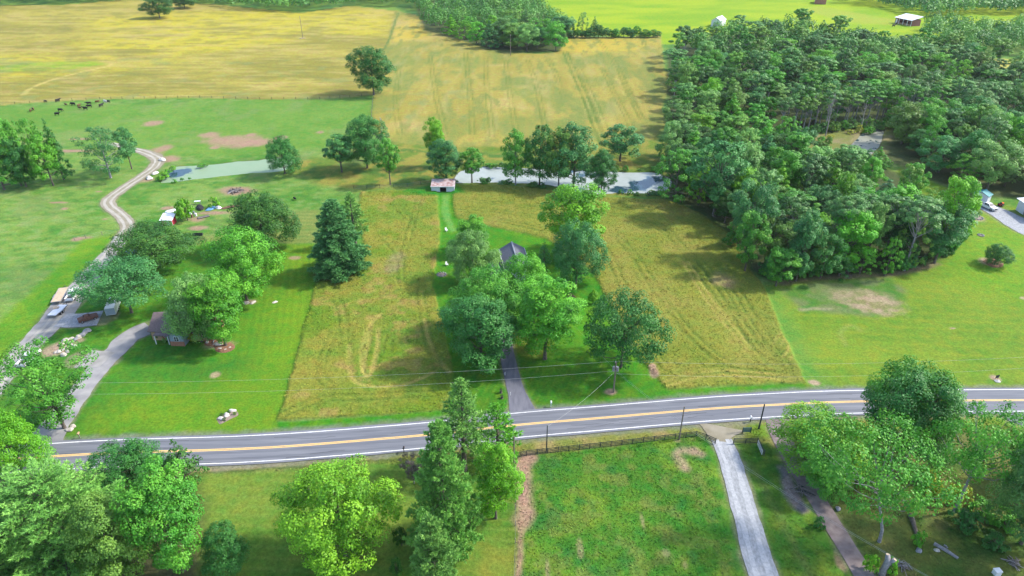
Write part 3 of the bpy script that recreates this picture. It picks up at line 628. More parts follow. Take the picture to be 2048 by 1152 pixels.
for i, p in enumerate(PONDS):
    p = p[:-1]; c = p.mean(0); q = c + (p - c) * 1.03; z = Hs(*c) - .32
    V = [(x, y, z) for x, y in q]
    me = bpy.data.meshes.new('pond'); me.from_pydata(V, [], [tuple(range(len(V)))]); me.materials.append(M['w%d' % i]); me.update()
    if me.polygons[0].normal.z < 0: me.flip_normals()
    tag(link(bpy.data.objects.new('pond', me)), kind='structure')

# ================================================================== TREE PROTOTYPES
def frame(n):                                     # tangent frames for unit normals
    a = np.where(np.abs(n[:, 2:3]) < .9, np.array([[0, 0, 1.]]), np.array([[1., 0, 0]]))
    t = np.cross(n, a); t /= np.linalg.norm(t, axis=1)[:, None] + 1e-9
    return t, np.cross(n, t)
def leaf_quads(pos, nrm, size, r, aspect=.62):
    """little bent leaf sprays: a quad folded about its long axis"""
    n = len(pos); t, b = frame(nrm); ang = r.rand(n) * 2 * np.pi
    d = t * np.cos(ang)[:, None] + b * np.sin(ang)[:, None]; e = np.cross(nrm, d)
    s = (size * (.65 + .7 * r.rand(n)))[:, None]
    k = (r.rand(n, 1) - .3) * .35
    V = np.stack([pos - d * s * .5, pos + e * s * aspect * .5 + nrm * s * k * .5, pos + d * s * .5, pos - e * s * aspect * .5 + nrm * s * k * .5], 1)
    return V.reshape(-1, 3), np.arange(4 * n).reshape(-1, 4)
def rdir(r, n):
    v = r.randn(n, 3); return v / (np.linalg.norm(v, axis=1)[:, None] + 1e-9)
def limb(mb, a, b, r0, r1, r, sag=.12, n=5):
    a = np.array(a, float); b = np.array(b, float); L = np.linalg.norm(b - a); pts = []; rad = []
    for i in range(4):
        f = i / 3; j = (r.rand(3) - .5) * L * .08 * (0 < i < 3)
        p = a * (1 - f) + b * f + j; p[2] += sag * L * math.sin(math.pi * f) * -.6
        pts.append(p); rad.append(r0 * (1 - f) + r1 * f)
    mb.tube(pts, rad, n, False)
def broadleaf(seed, Hh=14., Rr=6.0, base=.16, nclump=54, nleaf=170, shape='round', leaf=.46, lean=(0, 0), flat=.8, gap=.0, bark='bark', cl=(.20, .32), clustered=True):
    r = np.random.RandomState(seed)
    zc0 = base * Hh; cH = Hh - zc0
    # envelope radius as a function of height fraction
    def env(f):
        if shape == 'round': return np.sqrt(np.clip(1 - ((f - .42) / .60) ** 2, 0, 1))
        if shape == 'dome': return np.where(f < .25, .80 + .8 * f, np.sqrt(np.clip(1 - ((f - .25) / .78) ** 2, 0, 1)))
        if shape == 'oval': return .92 * np.sqrt(np.clip(1 - ((f - .5) / .55) ** 2, 0, 1))
        if shape == 'vase': return np.clip(.45 + .75 * f, 0, 1) * np.sqrt(np.clip(1 - ((f - .5) / .56) ** 4, 0, 1))
        if shape == 'cone': return np.clip(1.02 - f, 0.03, 1) ** .85
        return np.sqrt(np.clip(1 - ((f - .6) / .45) ** 2, 0, 1))
    lob = r.rand(7) * 6.28; la = .10 + .10 * r.rand(7)
    cen = []; rad = []; tries = 0
    while len(cen) < nclump and tries < 9000:
        tries += 1
        f = r.rand() ** .85; th = r.rand() * 2 * np.pi
        ru = 1.0 if r.rand() < .68 else r.rand() ** .5
        k = 1 + sum(la[i] * math.sin((i % 4 + 1) * th + lob[i] + 2.2 * f * (i - 3)) for i in range(7)) * .55
        e = float(env(np.array(f))) * Rr * k
        cr = (cl[0] + (cl[1] - cl[0]) * r.rand()) * Rr * (.55 if shape == 'cone' else 1) * (1 - .35 * f * (shape == 'cone'))
        rr = max(e * ru - cr * .72, 0)
        p = np.array([rr * math.cos(th), rr * math.sin(th), zc0 + cr * .45 + f * (cH - cr * 1.15)])
        if any(np.linalg.norm((p - q) * [1, 1, 1.1]) < .62 * (cr + s) for q, s in zip(cen, rad)) and tries < 7000: continue
        cen.append(p); rad.append(cr)
    cen = np.array(cen); rad = np.array(rad)
    cen[:, 0] += lean[0] * (cen[:, 2] / Hh) ** 1.2; cen[:, 1] += lean[1] * (cen[:, 2] / Hh) ** 1.2
    # leaves: every clump is a cluster of twigs
    Vs = []; Fs = []; T = []; nb = 0
    mid = np.array([lean[0] * .6, lean[1] * .6, zc0 + cH * .42])
    for c, cr in zip(cen, rad):
        m = int(nleaf * (cr / (.26 * Rr)) ** 2)
        ntw = 12
        tw = rdir(r, ntw); tw[:, 2] = np.abs(tw[:, 2]) * .9 - .25; tw /= np.linalg.norm(tw, axis=1)[:, None]
        if clustered:
            ti = r.randint(0, ntw, m); d = tw[ti] + .42 * r.randn(m, 3)
        else:
            d = rdir(r, m)
        d /= np.linalg.norm(d, axis=1)[:, None] + 1e-9
        q = cr * (.62 + .42 * r.rand(m) ** .6)
        q[r.rand(m) < .15] *= .6
        p = c + d * q[:, None] * np.array([1, 1, flat])
        out = (c - mid); out /= np.linalg.norm(out) + 1e-9
        nrm = d * .75 + out * .30 + np.array([0, 0, .48]) + .42 * r.randn(m, 3); nrm /= np.linalg.norm(nrm, axis=1)[:, None]
        V, F_ = leaf_quads(p, nrm, np.full(m, leaf), r)
        Vs.append(V); Fs.append(F_ + nb); nb += len(V)
        ct = r.rand(); T.append(np.repeat(np.clip(.5 + .45 * (ct - .5) + .4 * (r.rand(m) - .5), 0, 1), 4))
    crown = raw_mesh('crown', np.concatenate(Vs), np.concatenate(Fs), M['leaf'], False, np.concatenate(T))
    # wood
    mb = MB(); tr = (.0135 if base < .38 else .0095) * Hh + .05; top = np.array([lean[0] * .75, lean[1] * .75, Hh * .78])
    tp = [(0, 0, -.3), (0, 0, .35), (.1 * lean[0] * .3, 0, Hh * .12), (lean[0] * .3, lean[1] * .3, Hh * .36), (lean[0] * .55, lean[1] * .55, Hh * .58), tuple(top)]
    mb.tube(tp, [tr * 1.45, tr * 1.1, tr * .95, tr * .72, tr * .42, tr * .12], 8, False)
    order = r.permutation(len(cen))[:22]
    for i in order:
        c = cen[i]; hz_ = max(min(c[2] * .62, Hh * .66), zc0 * .7 + .5); f = hz_ / Hh
        a = np.array([lean[0] * f ** 1.2 * .95, lean[1] * f ** 1.2 * .95, hz_])
        limb(mb, a, c, tr * .42 * (1 - .4 * f), tr * .09, r, .10)
    A = np.concatenate(Vs); ctr = np.array([lean[0] * .6, lean[1] * .6]); Rm = float(np.percentile(np.hypot(A[:, 0] - ctr[0], A[:, 1] - ctr[1]), 93))
    return dict(crown=crown, trunk=mb.mesh('trunk', bark, True), H=float(np.percentile(A[:, 2], 99.7)), R=Rm)
def conifer(seed, Hh=18., Rr=5.0, base=.08, whorls=24, per=6, dense_=1.0, droop=.12, up=.22, needle=.55, full=1.0, bark='bark', power=.8, spray=7):
    r = np.random.RandomState(seed); mb = MB(); tr = .016 * Hh + .05
    mb.tube([(0, 0, -.3), (0, 0, Hh * .3), (.1, .05, Hh * .65), (0, 0, Hh * .985)], [tr * 1.3, tr * .9, tr * .5, .03], 8, False)
    pos = []; dirs = []; sz = []; tn = []
    for wI in range(whorls):
        f = (wI + .35 * r.rand()) / whorls; z = Hh * (base + (1 - base) * f * .985)
        prof = (1 - f) ** power * (1 if f > .10 else .72 + 2.8 * f)
        L = Rr * prof * full + .25; n = per + r.randint(-1, 2); a0 = r.rand() * 6.28
        for b in range(n):
            th = a0 + 2 * np.pi * b / n + .35 * r.randn(); l = L * (.66 + .42 * r.rand()); bt = r.rand()
            dh = np.array([math.cos(th), math.sin(th), 0.]); rise = (up * f * 1.6 + .05 - droop * (1 - f)) + .10 * r.randn()
            p0 = np.array([0, 0, z]); pe = p0 + dh * l + np.array([0, 0, l * rise]); pm = (p0 + pe) / 2 - np.array([0, 0, l * .06])
            if l > .8: mb.tube([tuple(p0), tuple(pm), tuple(pe)], [tr * .22 * (1 - f) + .02, tr * .12 * (1 - f) + .015, .008], 4, False)
            m = int((5 + 9.5 * l) * dense_)
            s = .12 + .88 * r.rand(m) ** .7; c = p0 * ((1 - s) ** 2)[:, None] + pm * (2 * s * (1 - s))[:, None] + pe * (s ** 2)[:, None]
            side = np.array([-dh[1], dh[0], 0]); wd = .34 * l * (1.05 - s) * 1.0 + .14
            off = (r.rand(m) * 2 - 1)
            c = c + side * (off * wd)[:, None]; c[:, 2] += .05 * l * (1 - np.abs(off)) + .09 * r.randn(m)
            dd = dh * (.55 + .35 * r.rand(m))[:, None] + side * (off * .9)[:, None] + np.array([0, 0, .32]) + .22 * r.randn(m, 3)
            pos.append(c); dirs.append(dd); sz.append(np.full(m, needle) * (.7 + .3 * (1 - f))); tn.append(np.clip(.45 + .4 * (bt - .5) + .35 * (s - .5) + .3 * (r.rand(m) - .5), 0, 1))
    # leader
    c = np.stack([.1 * r.randn(30), .1 * r.randn(30), Hh * (.86 + .14 * r.rand(30))], 1); pos.append(c); dirs.append(.5 * r.randn(30, 3) + [0, 0, 1.]); sz.append(np.full(30, needle * .8)); tn.append(.5 + .3 * r.rand(30))
    pos = np.concatenate(pos); dirs = np.concatenate(dirs); sz = np.concatenate(sz); tn = np.concatenate(tn)
    dirs /= np.linalg.norm(dirs, axis=1)[:, None]
    n = len(pos); V = []; T = []
    for k in range(spray):
        d = dirs + .55 * r.randn(n, 3); d /= np.linalg.norm(d, axis=1)[:, None]
        q = np.cross(d, r.randn(n, 3)); q /= np.linalg.norm(q, axis=1)[:, None] + 1e-9
        s = (sz * (.7 + .5 * r.rand(n)))[:, None]
        V.append(np.stack([pos - q * s * .16, pos + q * s * .16, pos + d * s], 1)); T.append(np.repeat(np.clip(tn + .2 * (r.rand(n) - .5), 0, 1), 3))
    V = np.concatenate(V).reshape(-1, 3)
    crown = raw_mesh('crown', V, np.arange(len(V)).reshape(-1, 3), M['needle'], False, np.concatenate(T))
    return dict(crown=crown, trunk=mb.mesh('trunk', bark, True), H=Hh, R=float(np.percentile(np.hypot(V[:, 0], V[:, 1]), 94)))
def dead_tree(seed, Hh=10., Rr=3., n=14, fork=True):
    r = np.random.RandomState(seed); mb = MB(); tr = .02 * Hh + .03
    mb.tube([(0, 0, -.3), (.1, 0, Hh * .35), (.0, .2, Hh * .7), (.3, .1, Hh)], [tr * 1.2, tr * .8, tr * .5, .02], 6, False)
    for i in range(n):
        f = .3 + .65 * r.rand(); th = r.rand() * 6.28; l = Rr * (1.15 - f) * (.6 + .7 * r.rand())
        a = np.array([.1, .1, Hh * f]); b = a + np.array([math.cos(th) * l, math.sin(th) * l, l * (.35 + .7 * r.rand())])
        limb(mb, a, b, tr * .35, .015, r, .1, 4)
        for j in range(2):
            g = .5 + .4 * r.rand(); c = a * (1 - g) + b * g; e = c + (r.rand(3) - [.5, .5, .1]) * l * .7
            limb(mb, c, e, tr * .14, .012, r, .05, 3)
    return dict(crown=None, trunk=mb.mesh('trunk', 'bark_dead', True), H=Hh, R=Rr)

PR = {}
PR['round'] = [broadleaf(11, 14, 6.2, .13, 66, 480, 'round', leaf=.28), broadleaf(12, 14, 6.2, .10, 74, 440, 'dome', leaf=.28, cl=(.16, .32)), broadleaf(13, 15, 6.0, .12, 64, 480, 'round', leaf=.28)]
PR['oval'] = [broadleaf(21, 15, 4.6, .10, 66, 400, 'oval', leaf=.25), broadleaf(22, 15, 4.6, .12, 64, 400, 'oval', leaf=.25)]
PR['spread'] = [broadleaf(31, 13, 7.4, .16, 74, 420, 'dome', leaf=.31, cl=(.15, .25)), broadleaf(32, 13, 7.4, .20, 70, 420, 'umb', leaf=.31, cl=(.15, .26))]
PR['sparse'] = [broadleaf(41, 14, 5.6, .20, 50, 300, 'vase', leaf=.28, cl=(.15, .25), bark='bark_pale'), broadleaf(42, 14, 5.8, .22, 54, 300, 'round', leaf=.28, cl=(.15, .24), bark='bark_pale')]
PR['ash'] = [broadleaf(46, 15, 7.6, .40, 66, 300, 'umb', leaf=.31, bark='bark_pale', cl=(.12, .24), lean=(-5.5, 0)), broadleaf(47, 15, 6.6, .34, 54, 290, 'umb', leaf=.31, bark='bark_pale', cl=(.13, .25))]
PR['lean'] = [broadleaf(45, 15, 6.2, .08, 66, 300, 'vase', leaf=.33, cl=(.13, .25), lean=(-.6, .5))]
PR['tall'] = [broadleaf(51, 16, 4.8, .30, 38, 240, 'umb', leaf=.36, bark='bark_pale'), broadleaf(52, 16, 4.4, .26, 42, 240, 'oval', leaf=.36)]
PR['row'] = [broadleaf(55, 15, 5.4, .14, 50, 280, 'dome', leaf=.35), broadleaf(56, 15, 5.0, .16, 48, 280, 'round', leaf=.35, bark='bark_pale')]
PR['trunkpine'] = [broadleaf(75, 18, 4.4, .58, 28, 220, 'umb', leaf=.38, flat=.55, clustered=False, bark='bark_pale', cl=(.15, .30)), broadleaf(76, 18, 4.0, .60, 24, 220, 'round', leaf=.38, flat=.5, clustered=False, bark='bark_pale', cl=(.16, .30))]
PR['wood'] = [broadleaf(61, 14, 5.2, .12, 38, 280, 'round', leaf=.38), broadleaf(62, 14, 5.0, .14, 36, 280, 'dome', leaf=.38), broadleaf(63, 15, 4.6, .12, 38, 260, 'oval', leaf=.38), broadleaf(64, 14, 5.4, .10, 60, 260, 'dome', leaf=.36, cl=(.11, .22)), broadleaf(65, 14, 5.2, .16, 34, 270, 'vase', leaf=.38), broadleaf(66, 15, 5.0, .08, 26, 330, 'oval', leaf=.38, cl=(.26, .42)), broadleaf(67, 15, 4.4, .05, 60, 220, 'cone', leaf=.36, cl=(.30, .5))]
PR['woodpine'] = [broadleaf(71, 15, 4.6, .44, 30, 160, 'umb', leaf=.55, flat=.5, clustered=False, bark='bark_pale', cl=(.18, .32)), broadleaf(72, 15, 4.2, .40, 30, 160, 'umb', leaf=.5, flat=.5, clustered=False, bark='bark_pale', cl=(.16, .30)), broadleaf(73, 15, 4.4, .42, 30, 150, 'round', leaf=.55, flat=.55, clustered=False, cl=(.18, .30))]
PR['cedar'] = [broadleaf(81, 9, 2.6, .03, 90, 60, 'cone', leaf=.30, cl=(.26, .40))]
PR['shrub'] = [broadleaf(85, 2.4, 1.5, .02, 22, 80, 'dome', leaf=.24), broadleaf(86, 2.0, 1.6, .02, 20, 80, 'dome', leaf=.22)]
PR['wpine'] = [conifer(91, 20, 5.8, .06, 28, 7, 1.15, .06, .34, .50, power=.72, spray=9), conifer(92, 20, 5.6, .06, 28, 7, 1.15, .08, .30, .50, power=.72, spray=9)]
PR['spruce'] = [conifer(95, 18, 5.6, .04, 30, 8, 1.1, .16, .12, .55, power=.72, spray=8)]
PR['thinpine'] = [conifer(97, 18, 4.2, .28, 15, 5, .75, .05, .30, .62, spray=7), conifer(98, 12, 3.6, .15, 13, 4, .6, .02, .35, .55, spray=6)]
PR['bigpine'] = [conifer(101, 17, 8.2, .10, 26, 9, 1.5, .02, .42, .42, power=.55, spray=5), conifer(102, 17, 7.6, .10, 26, 9, 1.5, .02, .42, .42, power=.55, spray=5)]
PR['dead'] = [dead_tree(111), dead_tree(112, 12, 3.4, 20)]
PR['vine'] = [broadleaf(121, 10, 2.6, .02, 40, 90, 'oval', leaf=.45)]
CO = {'bright': (.088, .205, .010), 'lime': (.072, .205, .008), 'mid': (.045, .160, .014), 'fresh': (.055, .190, .012), 'dark': (.024, .080, .010), 'deep': (.025, .105, .018),
      'blue': (.034, .125, .030), 'pine': (.085, .185, .038), 'spruce': (.055, .155, .046), 'olive': (.075, .160, .022), 'pale': (.085, .185, .040), 'plum': (.060, .045, .045), 'wpine': (.082, .195, .036), 'grey': (.062, .150, .036), 'ylw': (.20, .22, .02)}
CN = {'bright': 'yellow green', 'lime': 'bright green', 'mid': 'mid green', 'fresh': 'fresh green', 'dark': 'very dark green', 'deep': 'deep green', 'blue': 'bluish green', 'pale': 'pale green', 'grey': 'grey green', 'olive': 'olive green'}
def tree(name, pr, base, Hh, Rr, color, label, cat='tree', group=None, rz=None, jit=.10):
    e = empty(name, base, rnd.random() * 6.28 if rz is None else rz, label, cat, group)
    sx = Rr / pr['R']; sz = Hh / pr['H']
    jl_ = 1 + jit * (rnd.random() * 2 - 1); c = [max(.004, v * jl_ * (1 + .25 * jit * (rnd.random() * 2 - 1))) for v in color]
    inst('trunk', pr['trunk'], e, sc=(sx ** .5 * sz ** .5, sx ** .5 * sz ** .5, sz) if False else (sx, sx, sz))
    if pr['crown']: inst('crown', pr['crown'], e, sc=(sx, sx, sz), color=c)
    return e
def tree_box(name, x0, x1, y0, y1, kind, color, label, base=None, group=None, var=None, rz=None, cat='tree'):
    """crown box in the photo -> a tree of that size standing on the ground"""
    xc, yc = (x0 + x1) / 2, (y0 + y1) / 2
    con = kind in ('wpine', 'spruce', 'thinpine', 'cedar', 'dead', 'trunkpine')
    th_ = R_(PITCH) + math.atan((y1 - 576) / FPX); c_, s_ = math.cos(th_), math.sin(th_)
    S = pxm(xc, min(y1, 1500)); Rr = (x1 - x0) / 2 / S
    if base is None:
        if con: Hh = (y1 - y0) / S / c_; by = y1 - max(0, Rr * s_ - .15 * Hh * c_) * S
        else:
            Hh = max(math.sqrt(max(((y1 - y0) / 2 / S) ** 2 - (Rr * s_) ** 2, .01)) / (.435 * c_), 1.25 * Rr)
            by = y1 - max(0, math.sqrt((.42 * Hh * c_) ** 2 + (Rr * s_) ** 2) - .55 * Hh * c_) * S
        base = (xc + (1024 - xc) * (by - yc) / (2942 - yc), by)
    p = gp(*base); Hh = max(height_at(p, y0), 1.0)
    if not con:                                   # a broad crown's far rim shows above its tip
        E = (base[1] - y0) / S; lo, hi = .5, 40.
        for _ in range(40):
            m_ = (lo + hi) / 2
            if .55 * m_ * c_ + math.sqrt((.45 * m_ * c_) ** 2 + (.8 * Rr * s_) ** 2) < E: lo = m_
            else: hi = m_
        Hh = max(lo, 1.15 * Rr, 1.0) if kind != 'shrub' else max(lo, .7 * Rr)
    Rr = (x1 - x0) / 2 / (FPX / depth(p.x, p.y, Hh * .55))
    L = PR[kind]; pr = L[(rnd.randrange(len(L))) if var is None else var]
    return tree(name, pr, p, Hh, Rr, CO[color], label, cat, group, rz)
T_ = tree_box
# ------------------------------------------------------------------ garden and field trees
T_('broadleaf_tree', -40, 82, 832, 955, 'round', 'lime', 'rounded light green tree beside the road, by the gravel drive end', group=None)
T_('white_pine', -10, 252, 945, 1165, 'bigpine', 'wpine', 'wide feathery light green pine standing apart among the roadside trees', base=(150, 1142), var=0)
T_('white_pine', -150, 75, 1050, 1250, 'bigpine', 'wpine', 'feathery pine behind the widest pine, cut by the picture edge', base=(-10, 1220), var=1)
T_('broadleaf_tree', 190, 328, 882, 1000, 'round', 'deep', 'loose small leaved tree with dead twigs next to the dark cedar', var=1)
T_('cedar_tree', 322, 402, 880, 985, 'cedar', 'dark', 'dark green pointed cedar touching the road edge')
T_('broadleaf_tree', 262, 406, 958, 1140, 'oval', 'mid', 'tall leafy green tree below the dark cedar on the lawn edge')
T_('broadleaf_tree', 180, 318, 1020, 1200, 'oval', 'olive', 'olive green leafy tree between the wide pine and lawn edge tree', base=(255, 1180))
T_('broadleaf_tree', 403, 498, 1055, 1150, 'round', 'deep', 'small round dark green tree alone on the front lawn', var=1)
T_('broadleaf_tree', 572, 800, 935, 1150, 'round', 'bright', 'large yellow green spreading tree on the front lawn with grey trunk', base=(692, 1112), var=0)
T_('shrub', 785, 818, 1052, 1090, 'shrub', 'dark', 'small dark shrub right beside the large yellow green tree', cat='shrub')
T_('shrub', 776, 806, 1114, 1148, 'shrub', 'dark', 'dark shrub at the foot of the tall pines on the lawn', cat='shrub')
T_('plum_tree', 803, 848, 912, 965, 'sparse', 'plum', 'small purple leaved tree against the roadside pine', var=0)
T_('white_pine', 818, 952, 836, 1120, 'wpine', 'wpine', 'tallest feathery blue green pine in the lawn row', base=(893, 1095), var=0)
T_('white_pine', 806, 950, 1030, 1330, 'wpine', 'pine', 'feathery pine in front of the tallest pine, foot out of view', base=(882, 1300), var=1)
T_('white_pine', 862, 966, 755, 938, 'thinpine', 'pine', 'thin pine with bare lower trunk beside the road', base=(929, 938), var=0)
T_('white_pine', 962, 1056, 806, 915, 'thinpine', 'fresh', 'sparse young pine with few branches at the paddock corner', base=(996, 912), var=1)
T_('broadleaf_tree', 943, 1038, 900, 1035, 'oval', 'lime', 'upright glossy light green tree at the bare dirt path', var=0)
T_('broadleaf_tree', 1565, 1742, 818, 955, 'round', 'bright', 'rounded yellow green tree by the paved lane mouth', var=1)
T_('oak_tree', 1742, 1914, 755, 925, 'round', 'deep', 'big dark green oak standing close to the road', var=2)
T_('oak_tree', 1672, 1850, 742, 880, 'spread', 'mid', 'open tree with a long bare limb reaching over the road', base=(1800, 900), var=1)
T_('ash_tree', 1595, 1865, 872, 1060, 'ash', 'mid', 'tall grey trunked tree with broad open crown in the rough yard', base=(1757, 1086), var=0, rz=0.0)
T_('ash_tree', 1588, 1682, 900, 1015, 'round', 'mid', 'leafy green tree leaning over the old paved lane', base=(1645, 985))
T_('ash_tree', 1868, 2045, 838, 1010, 'ash', 'mid', 'grey trunked tree uphill of the fallen log with yellow shrubs below', base=(1907, 1026), var=1)
T_('broadleaf_tree', 1955, 2130, 890, 1095, 'round', 'grey', 'bushy grey green tree by the brush at the yard edge', base=(2040, 1090))
T_('broadleaf_tree', 2000, 2110, 850, 960, 'round', 'dark', 'dark tree behind the bushy grey green tree of the yard', base=(2060, 970))
T_('broadleaf_tree', 14, 172, 706, 868, 'lean', 'mid', 'leaning light green tree at the driveway entrance with stones at its foot', base=(130, 858), rz=0.0)
T_('oak_tree', 222, 388, 444, 540, 'spread', 'dark', 'dark round topped oak behind the brick house', var=0)
T_('broadleaf_tree', 178, 348, 516, 640, 'spread', 'blue', 'broad blue green tree over the parked trailer', base=(264, 626), var=1)
T_('broadleaf_tree', 405, 552, 460, 605, 'round', 'fresh', 'fresh green tree behind the house beside the mown lawn', var=0)
T_('broadleaf_tree', 344, 452, 556, 692, 'round', 'pale', 'pale leafy tree growing against the brick house', base=(404, 684), var=1)
T_('broadleaf_tree', 418, 515, 556, 700, 'oval', 'fresh', 'slender tree growing from the red mulch bed', base=(452, 692), var=1)
T_('oak_tree', 453, 588, 388, 500, 'round', 'dark', 'dark green oak beside the scrap row', var=1)
T_('spruce_tree', 622, 728, 398, 556, 'spruce', 'spruce', 'large dark blue spruce at the hay field edge', base=(682, 546))
T_('white_pine', 688, 742, 384, 500, 'thinpine', 'pine', 'feathery pine half hidden behind the large spruce', base=(712, 492), var=0)
T_('shrub', 350, 390, 396, 440, 'shrub', 'lime', 'bright green bush beside the red shed', cat='shrub')
T_('shrub', 416, 440, 393, 414, 'shrub', 'lime', 'small bright bush at the end of the scrap row', cat='shrub')
T_('broadleaf_tree', 528, 600, 276, 348, 'round', 'deep', 'round green tree standing at the duckweed pond end', var=1)
for b in ((-10, 48, 246, 372), (35, 98, 244, 362), (85, 132, 246, 360), (-45, 20, 270, 380), (60, 120, 275, 372), (10, 62, 282, 374)):
    c = rnd.choice(['mid', 'fresh', 'blue', 'deep']); T_('grove_tree', *b, 'wood', c, 'dense ' + CN[c] + ' tree in the small pasture grove', group='trees of the small pasture grove')
T_('pasture_tree', 140, 238, 258, 358, 'sparse', 'blue', 'loose open tree between the grove and the farm track', base=(222, 356), var=1)
T_('pasture_tree', 226, 266, 258, 338, 'tall', 'blue', 'slim leaning tree beside the farm track bend', base=(264, 338), var=1)
T_('pond_tree', 643, 702, 272, 346, 'tall', 'blue', 'light crowned tree uphill of the mown strip near the dead snag', base=(684, 346), var=1)
T_('pond_tree', 682, 768, 238, 342, 'round', 'deep', 'broad dark tree beside the bare snag between the ponds', base=(735, 338), var=2)
T_('pond_tree', 757, 800, 280, 370, 'tall', 'mid', 'slender tree with bare trunk left of the pond shed', base=(781, 371), var=1)
T_('pond_tree', 850, 892, 240, 335, 'oval', 'lime', 'bright pointed tree rising behind the pond shed tree')
T_('pond_tree', 858, 930, 282, 372, 'oval', 'blue', 'blue green tree directly behind the white pond shed', base=(893, 366))
T_('pond_tree', 922, 970, 298, 366, 'tall', 'mid', 'small thin trunked tree standing on the pond bank', base=(944, 366), var=1)
for b, k, c, v in (((1002, 1062, 266, 362), 'row', 'mid', 1), ((1044, 1116, 258, 362), 'row', 'deep', 0), ((1084, 1152, 262, 364), 'row', 'olive', 1), ((1100, 1196, 256, 366), 'row', 'blue', 0)):
    T_('pond_tree', *b, k, c, CN[c] + (' flat topped' if v == 0 else ' upright') + ' tree with bare trunk in the row along the pond bank', base=((b[0] + b[1]) / 2 - 1, b[3] + 8), var=v, group='tree row on the pond bank')
T_('pond_tree', 1178, 1232, 302, 390, 'oval', 'deep', 'dense dark tree reaching down to the water at the row end')
T_('pond_tree', 1212, 1298, 250, 330, 'wood', 'blue', 'rounded tree on the far bank of the larger pond', base=(1240, 322))
T_('maple_tree', 1088, 1216, 368, 540, 'oval', 'lime', 'tall bright green maple behind the darker lawn tree', base=(1152, 512), var=0)
T_('broadleaf_tree', 1112, 1218, 446, 575, 'round', 'blue', 'grey green tree with visible trunk in front of the bright maple', base=(1152, 570), var=1)
T_('cedar_tree', 1072, 1104, 480, 530, 'cedar', 'blue', 'small blue conifer on the lawn by the dark roofed house')
T_('broadleaf_tree', 892, 995, 463, 565, 'round', 'pale', 'light green tree on the lawn beside the house porch roof')
T_('broadleaf_tree', 915, 977, 433, 505, 'oval', 'fresh', 'small dark green tree behind the tree by the porch roof')
T_('hickory_tree', 886, 1036, 596, 732, 'round', 'deep', 'big dense deep green tree left of the asphalt lane', var=2)
T_('hickory_tree', 905, 1046, 534, 660, 'round', 'mid', 'broad green tree between the lane tree and the porch tree', var=0)
T_('hickory_tree', 996, 1112, 512, 630, 'round', 'fresh', 'leafy tree hiding the front of the dark roofed house')
T_('hickory_tree', 1028, 1156, 562, 716, 'oval', 'fresh', 'soft green tree drooping beside the asphalt lane', var=1)
T_('oak_tree', 1158, 1328, 580, 745, 'spread', 'deep', 'large oak by the utility pole and the hay field corner', base=(1242, 732), var=0)
T_('yard_tree', 1966, 2016, 490, 545, 'round', 'deep', 'small round tree in its own mulch ring on the right lawn', base=(1988, 532))
T_('oak_tree', 704, 790, 99, 192, 'round', 'deep', 'lone dark oak at the hay field fence corner', base=(748, 190), var=2)
T_('oak_tree', 286, 346, -6, 40, 'round', 'dark', 'lone oak on the far hay field behind a pole', base=(320, 37))
T_('oak_tree', 345, 396, -14, 20, 'round', 'dark', 'second far oak close to the wood edge on the hill', base=(370, 17))
T_('snag', 745, 795, 236, 300, 'dead', 'dark', 'bare dead tree beside the broad dark pond tree', base=(768, 320), cat='dead tree')
T_('lawn_sapling', 1176, 1196, 578, 606, 'oval', 'lime', 'thin young tree on the lawn beside the big oak', base=(1186, 606))
